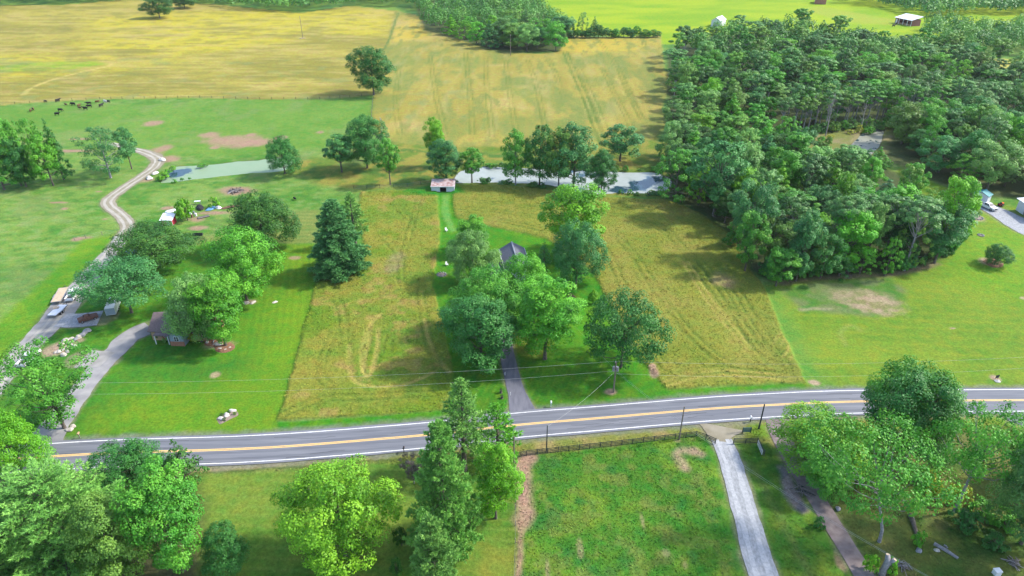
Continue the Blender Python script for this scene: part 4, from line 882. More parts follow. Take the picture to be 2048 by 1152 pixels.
# ------------------------------------------------------------------ woods
def scatter(pts, dmin, seed, n=4000, avoid=()):
    r = random.Random(seed); p = PP(pts); lo = p.min(0); hi = p.max(0); o = []
    for _ in range(n):
        q = (r.uniform(lo[0], hi[0]), r.uniform(lo[1], hi[1]))
        if not inside(np.array([q[0]]), np.array([q[1]]), p)[0]: continue
        if any((q[0] - a[0]) ** 2 + (q[1] - a[1]) ** 2 < dmin * dmin for a in o): continue
        if any(inside(np.array([q[0]]), np.array([q[1]]), a)[0] for a in avoid): continue
        o.append(q)
    return o
WOODS = [
 # outline, spacing, seed, heights, radii, share of pines, where, group, landmarks (x, y in the photo, words)
 ([(1335, 345), (1400, 415), (1460, 458), (1490, 520), (1540, 548), (1650, 535), (1790, 530), (1880, 505), (1915, 478), (1885, 458), (1812, 436), (1745, 385), (1640, 352), (1560, 325), (1400, 305), (1330, 320)], 6.6, 1, (9, 17), (3.4, 6.4), .22, 'in the lawn wood', 'wood beside the right lawn',
  [(1340, 350, 'near the large pond'), (1460, 480, 'at the hay field side'), (1720, 530, 'near the bare lawn patch'), (1900, 450, 'near the parked pickup'), (1700, 340, 'by the marsh'), (1600, 420, 'deep inside')]),
 ([(1345, 115), (1420, 84), (1500, 78), (1600, 66), (1700, 84), (1760, 96), (1840, 108), (1960, 140), (2100, 168), (2100, 240), (1900, 240), (1790, 232), (1720, 238), (1640, 248), (1575, 262), (1540, 290), (1480, 300), (1400, 295), (1348, 270), (1345, 200)], 9.0, 2, (9, 17), (4.2, 7.6), .40, 'in the marsh wood', 'large wood beyond the marsh',
  [(1345, 150, 'along the hay field'), (1345, 270, 'near the large pond'), (1500, 90, 'along the green pasture'), (1790, 110, 'below the white roofed barn'), (1700, 255, 'by the marsh'), (2020, 160, 'by the golden field'), (2000, 235, 'toward the teal roofed shed'), (1560, 180, 'deep inside')]),
 ([(1780, 262), (1810, 318), (1880, 358), (1960, 384), (2110, 396), (2110, 245), (1800, 245)], 7.8, 3, (9, 17), (4.0, 7.4), .12, 'in the shed wood', 'wood behind the teal roofed shed',
  [(1790, 280, 'by the marsh'), (1960, 385, 'close to the shed'), (1880, 355, 'along the grass strip'), (2000, 300, 'deep inside')]),
 ([(855, 58), (930, 84), (1000, 103), (1112, 103), (1132, 70), (1060, 8), (880, -4), (840, 20)], 12.5, 4, (12, 17), (6.2, 8.0), .0, 'in the hayfield wood', 'wood between the hay fields',
  [(870, 60), (1000, 100), (1115, 95), (1060, 20)] and [(870, 50, 'at the yellow field corner'), (1000, 100, 'behind the utility pole'), (1120, 90, 'at the hedge end'), (1040, 30, 'at the back')]),
 ([(1846, 58), (1900, 60), (1960, 66), (2100, 66), (2110, 112), (1980, 108), (1880, 98), (1850, 80)], 10.5, 5, (10, 15), (5.5, 7.2), .0, 'in the barn wood', 'strip of wood near the barn', [(1870, 80, 'closest to the barn'), (2040, 110, 'by the golden field')]),
]
wn = 0; small = []
def wood_label(px_, py_, isp, col, Hh, Rr, lm):
    w_ = min(lm, key=lambda a: (a[0] - px_) ** 2 + (2 * (a[1] - py_)) ** 2)[2]
    sz = 'tall ' if Hh > 14.6 else ('short ' if Hh < 12 else '')
    if isp: return sz + CN[col] + ' pine with bare trunk '  + w_ + ' '
    return sz + ('broad ' if Rr > 5.4 else '') + CN[col] + ' leafy tree ' + w_ + ' '
for pts, dm, sd_, hr_, rr_, pine, lab, grp, lm in WOODS:
    r = random.Random(sd_ * 13)
    for (x, y) in scatter(pts, dm, sd_, 5000, [PONDS[2]]):
        z = Hs(x, y); px_, py_ = proj(x, y, z)
        isp = r.random() < pine
        if sd_ == 2 and py_ > 165 and px_ < 1760: isp = r.random() < .6
        if sd_ == 2 and px_ > 1800: isp = r.random() < .45
        Hh = r.uniform(*hr_) * (1.1 if isp else 1); Rr = r.uniform(*rr_) * (.86 if isp else 1)
        if isp:
            pr = r.choice(PR['woodpine']); col = r.choice(['grey', 'olive', 'grey', 'mid']); nm = 'pine_tree'
        else:
            pr = r.choice(PR['wood']); col = r.choice(['mid', 'deep', 'fresh', 'fresh', 'blue', 'lime', 'pale', 'olive', 'pale', 'dark']); nm = 'broadleaf_tree'
        if not isp and (sd_ == 5 or (sd_ == 4 and py_ < 66) or (sd_ == 2 and py_ < 132)): small.append((x, y, Hh, Rr)); continue
        tree(nm, pr, (x, y, z - .1), Hh, Rr, CO[col], wood_label(px_, py_, isp, col, Hh, Rr, lm) + lab, 'tree', ('pines of the ' if isp else 'leafy trees of the ') + grp, jit=.25); wn += 1
print('wood trees', wn)
# the wood's own front rank, tree by tree
FR = 'front rank of the wood beside the right lawn'
for b, k, c, v, base in (((1462, 1545, 372, 512), 'wood', 'blue', None, None), ((1528, 1592, 498, 572), 'wood', 'mid', None, None), ((1575, 1640, 430, 562), 'wood', 'blue', None, None), ((1618, 1685, 470, 556), 'wood', 'deep', None, None),
        ((1470, 1530, 430, 545), 'wood', 'mid', None, None), ((1388, 1490, 292, 432), 'wood', 'blue', None, None), ((1310, 1402, 300, 402), 'wood', 'mid', None, None), ((1865, 1945, 364, 510), 'wood', 'lime', None, None), ((1838, 1935, 420, 528), 'wood', 'blue', None, None), ((1800, 1860, 430, 535), 'wood', 'olive', None, None),
        ((1700, 1752, 500, 548), 'wood', 'fresh', None, None), ((1758, 1802, 478, 552), 'wood', 'fresh', None, None), ((1655, 1712, 505, 552), 'wood', 'deep', None, None)):
    T_('broadleaf_tree', *b, k, c, CN[c] + ' front rank tree ' + ('by the hay field ' if b[0] < 1560 else 'by the parked pickup ' if b[0] > 1780 else 'by the bare lawn patch ') + WOODS[0][6], group='leafy trees of the ' + WOODS[0][7])
for bx, by, ty, w_ in ((1678, 522, 395, 74), (1690, 516, 410, 60), (1700, 508, 388, 64), (1738, 498, 392, 70), (1768, 512, 396, 76), (1808, 542, 398, 80), (1660, 512, 400, 60)):
    T_('pine_tree', bx - w_ / 2 + 25, bx + w_ / 2 + 25, ty, by, 'trunkpine', 'grey', 'thin grey trunked pine leaning out of the front rank ' + WOODS[0][6], base=(bx, by), group='pines of the ' + WOODS[0][7])
for bx, by, ty in ((1615, 262, 190), (1650, 275, 185), (1720, 262, 200), (1765, 232, 160), (1815, 245, 165), (1800, 225, 155), (1690, 240, 180)):
    T_('snag', bx - 14, bx + 14, ty, by, 'dead', 'dark', 'bare grey dead tree standing at the marsh edge', base=(bx, by), group='dead trees at the marsh', cat='dead tree')
for i, (bx, by) in enumerate(((1560, 268), (1585, 262), (1604, 270), (1628, 258), (1648, 264), (1668, 252), (1690, 256), (1708, 246), (1732, 250), (1752, 240), (1785, 240), (1806, 250), (1830, 246), (1860, 252), (1598, 256), (1638, 250))):
    w_ = rnd.uniform(36, 48); hh = rnd.uniform(66, 84); sh_ = (bx - 1024) * hh * .5 / 2700
    c = rnd.choice(['grey', 'olive', 'mid']); T_('pine_tree', bx - w_ / 2 + sh_, bx + w_ / 2 + sh_, by - hh, by, 'trunkpine', c, ('taller ' if hh > 76 else 'shorter ') + CN[c] + ' pine with long bare trunk at the marsh edge ' + ('by open water' if bx > 1700 else 'by the reeds'), base=(bx, by), group='pines lining the marsh edge')
for i in range(26):
    f = i / 25; bx = 1500 + 290 * f + rnd.uniform(-6, 6); by = 283 - 36 * f + rnd.uniform(-3, 5)
    T_('marsh_shrub', bx - 10, bx + 10, by - rnd.uniform(12, 24), by + 3, 'shrub', rnd.choice(['pale', 'olive', 'fresh', 'grey']), 'low leafy shrub at the foot of the marsh edge pines', base=(bx, by), group='shrubs at the marsh edge', cat='shrub')
for bx, by, hh, w_, c in ((1706, 346, 46, 44, 'fresh'), (1752, 336, 40, 38, 'mid'), (1672, 342, 44, 44, 'pale'), (1730, 352, 50, 40, 'deep')):
    T_('broadleaf_tree', bx - w_ / 2, bx + w_ / 2, by - hh, by, 'wood', c, CN[c] + ' tree screening the marsh water from the lawn wood', base=(bx, by))
for i in range(34):
    bx = rnd.choice([rnd.uniform(1560, 1700), rnd.uniform(1660, 1775)]); by = rnd.uniform(276, 300) if bx < 1660 else rnd.uniform(322, 338) if rnd.random() < .6 else rnd.uniform(258, 268)
    T_('reed_clump', bx - 9, bx + 9, by - rnd.uniform(8, 16), by + 3, 'shrub', rnd.choice(['olive', 'ylw', 'pale', 'fresh']), 'clump of reeds and sedge in the marsh', base=(bx, by), group='reed clumps in the marsh', cat='reeds')
for i in range(46):
    f = rnd.random(); top_ = rnd.random() < .5
    bx = 910 + 420 * f; by = (333 + 12 * f - rnd.uniform(0, 5)) if top_ else (367 + 20 * sstep(.2, .7, np.array(f)).item() + rnd.uniform(-1, 3)); w_ = rnd.uniform(10, 20)
    T_('bank_shrub', bx - w_ / 2, bx + w_ / 2, by - rnd.uniform(5, 12), by + 2, 'shrub', rnd.choice(['olive', 'mid', 'deep', 'grey']), 'low sedge clump on the ' + ('far' if top_ else 'field side') + ' bank of the larger pond', base=(bx, by), group='sedge on the larger pond bank', cat='reeds')
for bx, by, w_, c_ in ((330, 357, 22, 'lime'), (322, 362, 18, 'lime'), (338, 349, 18, 'fresh'), (346, 341, 16, 'lime'), (402, 335, 14, 'fresh'), (410, 333, 12, 'mid'), (350, 366, 12, 'mid'), (365, 362, 10, 'mid'), (380, 360, 8, 'mid')):
    T_('bank_shrub', bx - w_ / 2, bx + w_ / 2, by - w_ * .6, by + 2, 'shrub', c_, CN[c_] + ' clump on the duckweed pond bank', base=(bx, by), group='clumps on the duckweed pond bank', cat='reeds')
for i in range(44):
    f = rnd.random(); q = ((1505, 545), (1560, 562), (1650, 553), (1790, 548), (1885, 518), (1925, 478)); k_ = min(int(f * 5), 4); g_ = f * 5 - k_
    bx = q[k_][0] * (1 - g_) + q[k_ + 1][0] * g_; by = q[k_][1] * (1 - g_) + q[k_ + 1][1] * g_ - rnd.uniform(0, 7); w_ = rnd.uniform(16, 34)
    T_('edge_shrub', bx - w_ / 2, bx + w_ / 2, by - w_ * rnd.uniform(.8, 1.3), by + 3, 'shrub', rnd.choice(['mid', 'deep', 'fresh', 'blue']), 'leafy shrub along the lawn side foot of the wood', base=(bx, by), group='shrubs along the lawn side of the wood', cat='shrub')
# hedge between the hay field and the green pasture, shrub by shrub
for i in range(22):
    x = 1138 + i * 8.4; s = rnd.uniform(13, 27)
    T_('hedge_tree', x - 9, x + 9, 78 - s, 79, 'wood', rnd.choice(['deep', 'blue', 'mid']), 'bushy tree in the hedge between hay field and green pasture', base=(x, 76 + rnd.uniform(-1, 1)), group='trees of the field hedge')
for x, y0 in ((1165, 28), (1188, 36)):
    T_('hedge_tree', x - 13, x + 13, y0, 76, 'wood', 'pale', 'taller pale tree standing out of the field hedge', base=(x, 75), group='taller trees of the field hedge')
# far woods, only read as one mass: one object
def mass(name, spots, label, cat, n=150, q_=1.9):
    r = np.random.RandomState(5); Vs = []; Fs = []; T = []; nb = 0
    for (x, y, hh, rr) in spots:
        d = rdir(r, n); d[:, 2] = np.abs(d[:, 2]) * 1.1 - .2
        lump = .72 + .35 * np.sin(d[:, 0] * 5 + x) * np.sin(d[:, 1] * 5 + y) + .18 * r.rand(n)
        p = np.array([x, y, hh * .45]) + d * np.array([rr, rr, hh * .52]) * lump[:, None]
        nrm = d + .45 * r.randn(n, 3) + [0, 0, .35]; nrm /= np.linalg.norm(nrm, axis=1)[:, None]
        V, F_ = leaf_quads(p, nrm, np.full(n, q_), r, .75); Vs.append(V); Fs.append(F_ + nb); nb += len(V)
        T.append(np.repeat(np.clip(.5 + .8 * (r.rand() - .5) + .25 * (r.rand(n) - .5), 0, 1), 4))
    o = bpy.data.objects.new(name, raw_mesh(name, np.concatenate(Vs), np.concatenate(Fs), M['leaf'], False, np.concatenate(T))); o.color = (.052, .145, .022, 1); link(o)
    return tag(o, label, cat, kind='stuff')
sp = []
r = random.Random(3)
for pts, dm in (([(-220, 14), (100, 11), (240, 3), (270, -12), (380, 6), (420, 12), (560, 26), (660, 22), (720, 10), (850, 18), (850, -8), (300, -24), (-260, -10)], 9.5), ([(1690, 6), (1760, 16), (1850, 34), (1960, 30), (2200, 26), (2200, -10), (1690, -14)], 9.5), ([(1040, -22), (1690, -22), (1690, -34), (1040, -34)], 12)):
    for (x, y) in scatter(pts, dm, len(sp) + 2, 5000): sp.append((x, y, r.uniform(11, 16), r.uniform(5.5, 8.5)))
mass('distant_woods', sp, 'distant belt of woods behind the fields', 'woods')
mass('far_canopy', small, 'far part of the woods whose crowns merge', 'woods', 620, 1.0)
print('small', len(small))
print('far', len(sp))

# ================================================================== BUILDINGS
def gable(parent, w_, l_, eave, ridge, wall, roof, over=.35, th=.14, wall_name='wall'):
    """ridge along local y; returns roof object"""
    MB().prism([(-w_ / 2, -.2), (w_ / 2, -.2), (w_ / 2, eave), (0, ridge - .05), (-w_ / 2, eave)], -l_ / 2, l_ / 2).build(wall_name, wall, parent)
    sl_ = (ridge - eave) / (w_ / 2); mb = MB()
    for s in (-1, 1):
        x1 = s * (w_ / 2 + over); z1 = eave - sl_ * over
        mb.prism([(0, ridge + .02), (x1, z1 + .02), (x1, z1 + .02 + th), (0, ridge + .02 + th)], -l_ / 2 - over, l_ / 2 + over)
    return mb.build('roof', roof, parent)
def window(parent, c, w_, h_, ax, frame_='white_paint'):
    """window on a wall; ax = 'x' (wall faces +-x) or 'y'"""
    d = (.10, w_, h_) if ax == 'x' else (w_, .10, h_)
    f = MB().box(c, d).build('window', frame_, parent)
    k = .02
    g = (.10 + 2 * k, w_ * .38, h_ * .40) if ax == 'x' else (w_ * .38, .10 + 2 * k, h_ * .40)
    for a in (-1, 1):
        for b in (-1, 1):
            o = (0, a * w_ * .23, b * h_ * .24) if ax == 'x' else (a * w_ * .23, 0, b * h_ * .24)
            MB().box((c[0] + o[0], c[1] + o[1], c[2] + o[2]), g).build('pane', 'glass', f)
    return f
# -- dark roofed house in the middle
rz = dirang((1034, 562), (1024, 528)) - math.pi / 2
h = empty('house', gp(1029, 546), rz, 'white sided house with dark grey shingle roof hidden among the lawn trees', 'house')
rf = gable(h, 6.0, 10.5, 4.4, 6.2, 'siding_white', 'shingle')
MB().box((0, 0, 6.40), (.34, 11.2, .07)).build('ridge_cap', 'steel', rf)
for s in (-1, 1): MB().box((s * 3.36, 0, 4.28), (.07, 11.24, .2)).build('gutter', 'white_paint', rf)
for y in (-3.6, -.4, 3.0): window(h, (-3.0, y, 3.0), 1.0, 1.4, 'x')
for y in (-3.2, 1.0, 3.6): window(h, (3.0, y, 3.0), 1.0, 1.4, 'x')
window(h, (1.2, -5.25, 3.0), 1.0, 1.4, 'y'); MB().box((-1.2, -5.27, 1.05), (1.0, .1, 2.1)).build('door', 'wood_dark', h)
pr_ = MB().prism([(-3.1, 2.75), (-3.1, 2.9), (-6.4, 2.35), (-6.4, 2.2)], -4.6, 2.6).build('porch_roof', 'shingle', h)
for y in (-4.3, -1.0, 2.3): MB().box((-6.1, y, 1.1), (.14, .14, 2.3)).build('porch_post', 'white_paint', h)
MB().box((-4.7, -1.0, .12), (3.2, 7.0, .3)).build('porch_floor', 'concrete', h)
# -- brick house on the left
rz = dirang((308, 682), (400, 684))
h = empty('house', gp(380, 664), rz, 'brick house with brown shingle roof and small blue grey front gable', 'house')
MB().prism([(-3.6, -.2), (3.6, -.2), (3.6, 2.7), (0, 4.8), (-3.6, 2.7)], -6.6, 6.6).build('wall', 'brick_red', h)
h.children[0].rotation_euler = (0, 0, math.pi / 2)
mb = MB()
for s in (-1, 1): mb.prism([(0, 4.82), (s * 4.1, 2.42), (s * 4.1, 2.56), (0, 4.98)], -7.0, 7.0)
rf = mb.build('roof', 'shingle_brown', h); rf.rotation_euler = (0, 0, math.pi / 2)
MB().box((2.6, .6, 5.1), (.8, .8, 1.4)).build('chimney', 'brick_red', rf)
MB().prism([(-1.5, -.2), (1.5, -.2), (1.5, 2.6), (0, 3.7), (-1.5, 2.6)], -5.6, -3.4).build('front_gable', 'siding_blue', h)
MB().box((0, -5.62, .5), (3.06, .1, 1.3)).build('brick_skirt', 'brick_red', h)
mb = MB()
for s in (-1, 1): mb.prism([(0, 3.72), (s * 1.8, 2.42), (s * 1.8, 2.54), (0, 3.86)], -5.8, -3.0)
mb.build('gable_roof', 'shingle', h)
window(h, (0, -5.62, 1.85), 1.1, 1.1, 'y')
MB().prism([(-5.2, 2.3), (-1.9, 2.3), (-1.9, 2.42), (-5.2, 2.42)], -5.4, -3.7).build('porch_roof', 'shingle_brown', h)
for x in (-5.0, -2.1): MB().box((x, -5.2, 1.05), (.16, .16, 2.4)).build('porch_post', 'white_paint', h)
for x in (3.2, 5.2, -3.4): window(h, (x, -3.62, 1.5), 1.0, 1.2, 'y')
MB().box((-5.4, -3.64, 1.1), (2.2, .08, 2.2)).build('garage_door', 'tan', h)
# -- white pond shed
h = empty('pond_shed', gp(886, 384), 0, 'low white metal shed with rusty roof and dark open doorway', 'shed')
mb = MB()
for x0, x1 in ((-3.7, -1.05), (1.25, 3.7)): mb.box(((x0 + x1) / 2, .05, .85), (x1 - x0, .1, 1.9))
mb.box((-3.7, 2.2, 1.0), (.1, 4.2, 2.2)).box((3.7, 2.2, 1.0), (.1, 4.2, 2.2)).box((0, 4.3, 1.1), (7.4, .1, 2.5)).build('wall', 'siding_white', h)
MB().box((.1, .12, 1.68), (2.3, .1, .25)).build('lintel', 'siding_white', h)
MB().box((.1, 2.2, .03), (7.2, 4.0, .1)).build('floor', 'dark', h)
r0 = random.Random(2)
for i in range(10):
    x = -3.95 + i * .79
    MB().add([(x + .01, -.45, 1.92), (x + .78, -.45, 1.92), (x + .78, 4.6, 2.72), (x + .01, 4.6, 2.72), (x + .01, -.45, 1.97), (x + .78, -.45, 1.97), (x + .78, 4.6, 2.77), (x + .01, 4.6, 2.77)], [(3, 2, 1, 0), (4, 5, 6, 7), (0, 1, 5, 4), (1, 2, 6, 5), (2, 3, 7, 6), (3, 0, 4, 7)]).build('roof_sheet', 'rust_roof', h)
MB().box((0, -.47, 1.86), (7.95, .06, .22)).build('fascia', 'white_metal', h)
for x in (-3.72, -1.0, 1.2, 3.72): MB().box((x, -.02, .85), (.14, .14, 1.9)).build('trim', 'white_paint', h)
# -- red shed
h = empty('red_shed', gp(339, 447), 0, 'small red shed with white metal roof in the scrap yard', 'shed')
MB().prism([(-1.3, -.1), (1.3, -.1), (1.3, 2.5), (-1.3, 1.9)], -1.6, 1.6).build('wall', 'red_paint', h); h.children[0].rotation_euler = (0, 0, math.pi / 2)
h.children[0].rotation_euler = (0, 0, -math.pi / 2) if False else (0, 0, math.pi / 2)
MB().add([(-1.9, -1.75, 1.75), (1.9, -1.75, 1.75), (1.9, 1.6, 2.72), (-1.9, 1.6, 2.72), (-1.9, -1.75, 1.84), (1.9, -1.75, 1.84), (1.9, 1.6, 2.81), (-1.9, 1.6, 2.81)], [(3, 2, 1, 0), (4, 5, 6, 7), (0, 1, 5, 4), (1, 2, 6, 5), (2, 3, 7, 6), (3, 0, 4, 7)]).build('roof', 'white_metal', h)
MB().box((.3, -1.33, .85), (.9, .06, 1.7)).build('door', 'white_paint', h)
for x in (-1.58, 1.58): MB().box((x, -1.34, .85), (.1, .08, 1.8)).build('trim', 'white_paint', h)
# -- barn on the green pasture
rz = dirang((1786, 43), (1824, 51))
h = empty('barn', gp(1805, 50), rz, 'open fronted red barn with white metal roof on the green pasture', 'barn')
mb = MB(); mb.box((0, 8, 2.0), (16, .2, 4.4)).box((-8, 4, 2.0), (.2, 8, 4.4)).box((8, 4, 2.0), (.2, 8, 4.4)).box((-6.2, 0, 1.9), (3.6, .2, 4.2)).build('wall', 'red_wood', h)
MB().box((0, 4, .05), (15.7, 7.8, .1)).build('floor', 'track_dirt', h)
MB().add([(-8.6, -1, 3.9), (8.6, -1, 3.9), (8.6, 9, 6.2), (-8.6, 9, 6.2), (-8.6, -1, 4.1), (8.6, -1, 4.1), (8.6, 9, 6.4), (-8.6, 9, 6.4)], [(3, 2, 1, 0), (4, 5, 6, 7), (0, 1, 5, 4), (1, 2, 6, 5), (2, 3, 7, 6), (3, 0, 4, 7)]).build('roof', 'white_metal', h)
MB().box((-6.6, -.14, 1.6), (1.3, .1, 3.0)).build('door', 'white_paint', h)
for x in (-4.2, -.2, 3.9, 7.8): MB().box((x, -.02, 1.9), (.35, .3, 4.0)).build('post', 'white_paint', h)
h = empty('field_building', gp(1436, 52), R_(-35), 'white roofed farm building half hidden behind the wood edge', 'barn')
gable(h, 7, 11, 4.2, 6.4, 'siding_white', 'white_metal')
h = empty('far_house', gp(1640, 6), R_(-20), 'far pale house at the back of the green pasture', 'house')
gable(h, 9, 16, 4, 6.4, 'brick_red', 'white_metal'); window(h, (-4.5, 2, 2.2), 1.6, 1.6, 'x'); window(h, (-4.5, -3, 2.2), 1.6, 1.6, 'x')
# -- garage and small shed on the right
rz = dirang((2022, 424), (2052, 445))
h = empty('garage', gp(2048, 432), rz, 'pale metal garage with open bays beside the gravel yard', 'garage')
mb = MB(); mb.box((0, 7, 1.7), (9, .15, 3.8)).box((4.5, 3.5, 1.7), (.15, 7, 3.8)).box((-4.45, 6.2, 1.7), (.15, 1.6, 3.8)).box((-2.6, 0, 1.7), (3.6, .15, 3.8)).box((3.6, 0, 1.7), (1.8, .15, 3.8)).box((1, .02, 3.3), (3.6, .15, .6)).build('wall', 'siding_white', h)
MB().box((0, 3.5, .04), (8.8, 6.8, .1)).build('floor', 'concrete', h)
MB().add([(-5, -.7, 3.55), (5, -.7, 3.55), (5, 7.5, 4.4), (-5, 7.5, 4.4), (-5, -.7, 3.7), (5, -.7, 3.7), (5, 7.5, 4.55), (-5, 7.5, 4.55)], [(3, 2, 1, 0), (4, 5, 6, 7), (0, 1, 5, 4), (1, 2, 6, 5), (2, 3, 7, 6), (3, 0, 4, 7)]).build('roof', 'white_metal', h)
rz = dirang((1949, 398), (1974, 405))
h = empty('tool_shed', gp(1961, 402), rz, 'small grey shed with teal roof at the wood edge', 'shed')
gable(h, 4.2, 3.0, 2.3, 3.2, 'siding_white', 'teal', .25)
h.rotation_euler[2] += 0; MB().box((-.1, -1.53, 1.0), (.9, .07, 2.0)).build('door', 'dark', h); MB().box((-1.3, -1.54, .6), (1.0, .05, 1.0)).build('panel', 'tarp_blue', h)
# ================================================================== VEHICLES
def wheel(parent, x, y, r, wd=.24):
    t = MB().tube([(x, y - wd / 2, r), (x, y + wd / 2, r)], r, 14).build('wheel', 'tyre', parent, False)
    s = 1 if y > 0 else -1
    MB().tube([(x, y + s * wd * .46, r), (x, y + s * wd * .54, r)], r * .6, 12).build('rim', 'rim', t)
    return t
def pickup(loc, rz, label, crew=True, paint='white_paint'):
    e = empty('pickup_truck', loc, rz, label, 'pickup')
    W = 1.95
    # lower body: front, bonnet, sills
    MB().prism([(2.75, .45), (2.85, .75), (2.80, 1.02), (1.55, 1.16), (1.3, 1.18), (-.85, 1.18), (-.85, .48), (1.0, .40)], -W / 2, W / 2).build('body', paint, e)
    mb = MB(); mb.box((-1.85, 0, .62), (2.0, W - .1, .12)); 
    for s in (-1, 1): mb.box((-1.85, s * (W / 2 - .05), .86), (2.0, .1, .62))
    mb.box((-2.82, 0, .86), (.08, W - .2, .60)).box((-.92, 0, .9), (.08, W - .2, .6)); mb.build('bed', paint, e)
    MB().box((-1.85, 0, .70), (1.8, W - .24, .05)).build('bed_liner', 'dark', e)
    c = MB().add([(-.85, -.93, 1.17), (1.42, -.93, 1.17), (1.42, .93, 1.17), (-.85, .93, 1.17), (-.62, -.72, 1.82), (.62, -.72, 1.85), (.62, .72, 1.85), (-.62, .72, 1.82)], [(4, 5, 6, 7), (0, 1, 5, 4), (1, 2, 6, 5), (2, 3, 7, 6), (3, 0, 4, 7)]).build('cab', paint, e)
    def q(vs, nm): MB().add(vs, [(0, 1, 2, 3)]).build(nm, 'glass', e)
    q([(1.36, -.82, 1.235), (1.36, .82, 1.235), (.72, .66, 1.80), (.72, -.66, 1.80)], 'windscreen')
    q([(-.835, .80, 1.28), (-.835, -.80, 1.28), (-.665, -.66, 1.76), (-.665, .66, 1.76)], 'rear_window')
    for s in (-1, 1):
        for x0, x1, x2, x3 in ((-.62, .18, .18, -.52), (.28, 1.12, .56, .28)):
            q([(x0, s * .925, 1.25), (x1, s * .925, 1.25), (x2, s * .755, 1.77), (x3, s * .755, 1.77)], 'side_window')
        MB().box((1.1, s * 1.07, 1.25), (.12, .18, .16)).build('mirror', 'dark', e)
        MB().box((2.80, s * .74, .86), (.08, .32, .2)).build('headlight', 'rim', e)
        MB().box((-2.86, s * .86, .92), (.05, .14, .3)).build('tail_light', 'red_paint', e)
        for x in (1.85, -1.75): wheel(e, x, s * .86, .40, .26)
    MB().box((2.86, 0, .52), (.12, W - .1, .2)).build('front_bumper', 'steel', e)
    MB().box((-2.92, 0, .5), (.12, W - .15, .18)).build('rear_bumper', 'steel', e)
    MB().box((2.84, 0, .82), (.05, .95, .26)).build('grille', 'dark', e)
    return e
pickup(gp(148, 594), dirang((138, 606), (160, 574)), 'white pickup parked on the gravel drive beside two flatbed trailers')
pickup(gp(1973, 418), dirang((1955, 410), (1999, 428)), 'white pickup parked by the teal roofed shed')
pickup(gp(60, 722), dirang((40, 742), (80, 702)), 'white pickup half hidden behind the leaning tree')
def flatbed(loc, rz, L, W, z, deck, label, cargo=False):
    e = empty('flatbed_trailer', loc, rz, label, 'trailer')
    n = 7
    for i in range(n): MB().box((0, -W / 2 + (i + .5) * W / n, z), (L, W / n - .02, .07)).build('deck_plank', deck, e)
    MB().box((0, -W / 2 - .03, z - .04), (L, .06, .2)).box((0, W / 2 + .03, z - .04), (L, .06, .2)).box((-L / 2, 0, z - .04), (.06, W, .2)).box((L / 2, 0, z - .04), (.06, W, .2)).build('frame', 'steel', e)
    MB().tube([(L / 2, -.5, z - .08), (L / 2 + 1.3, 0, z - .12)], .06, 5).tube([(L / 2, .5, z - .08), (L / 2 + 1.3, 0, z - .12)], .06, 5).build('tongue', 'dark', e)
    MB().tube([(L / 2 + 1.1, 0, 0), (L / 2 + 1.1, 0, z)], .04, 5).build('jack', 'steel', e)
    for s in (-1, 1):
        for x in (-.75, .1): wheel(e, x, s * (W / 2 - .02 + .18), .36, .22)
        MB().box((-.33, s * (W / 2 + .16), .78), (1.8, .28, .05)).build('fender', 'steel', e)
    return e
flatbed(gp(122, 596), dirang((114, 610), (131, 580)), 7.0, 2.1, .85, 'deck_wood', 'long wood decked trailer parked next to the white pickup')
tt = flatbed(gp(117, 626), dirang((106, 634), (126, 616)), 4.8, 2.0, .75, 'white_metal', 'short white decked trailer behind the wood decked one')
bd = empty('pallet', gp(115, 622) + Vector((0, 0, .80)), .4, 'wooden pallet lying on the short white trailer', 'pallet')
for i in range(6): MB().box((-.5 + i * .2, 0, .09), (.14, 1.0, .03)).build('slat', 'deck_wood', bd)
for y in (-.4, 0, .4): MB().box((0, y, .03), (1.15, .1, .08)).build('runner', 'wood_grey', bd)
e = empty('cargo_trailer', gp(229, 621), dirang((226, 632), (238, 600)), 'white enclosed trailer with dark end under the blue green tree', 'trailer')
MB().prism([(-3.0, .5), (2.6, .5), (3.0, 1.2), (2.7, 2.3), (-3.0, 2.3)], -1.05, 1.05).build('body', 'white_metal', e)
MB().box((-3.03, 0, 1.4), (.06, 2.0, 1.6)).build('rear_door', 'siding_blue', e); MB().box((-.1, 0, 2.33), (5.4, 2.0, .05)).build('roof', 'white_paint', e)
for s in (-1, 1):
    for x in (-.5, .4): wheel(e, x, s * 1.0, .35, .22)
flatbed(gp(1955, 408), dirang((1946, 403), (1968, 413)), 4.6, 2.0, .7, 'wood_grey', 'grey flatbed trailer hitched close to the pickup by the shed')
e = empty('garden_tractor', gp(2001, 413), .6, 'red and orange garden tractor beside the gravel yard', 'tractor')
MB().box((.55, 0, .75), (1.1, .6, .5), 0, .08).build('bonnet', 'orange', e); MB().box((-.35, 0, .55), (.9, .9, .3)).build('chassis', 'red_paint', e)
MB().box((-.4, 0, .85), (.45, .5, .12)).box((-.62, 0, 1.1), (.1, .5, .5)).build('seat', 'dark', e); MB().tube([(.1, 0, .9), (-.05, 0, 1.15)], .02, 5).tube([(-.06, -.18, 1.14), (-.06, .18, 1.16)], .02, 5).build('steering_wheel', 'dark', e)
for s in (-1, 1): wheel(e, -.45, s * .55, .48, .3); wheel(e, .85, s * .45, .28, .2)
e = empty('rusty_car_shell', gp(177, 640), dirang((162, 643), (192, 634)), 'rusty stripped car shell on the grey gravel bay', 'car')
MB().prism([(-2.0, .3), (2.0, .3), (2.1, .62), (1.9, .8), (.7, .92), (-.9, .92), (-2.0, .82)], -.85, .85).build('body', 'rust', e)
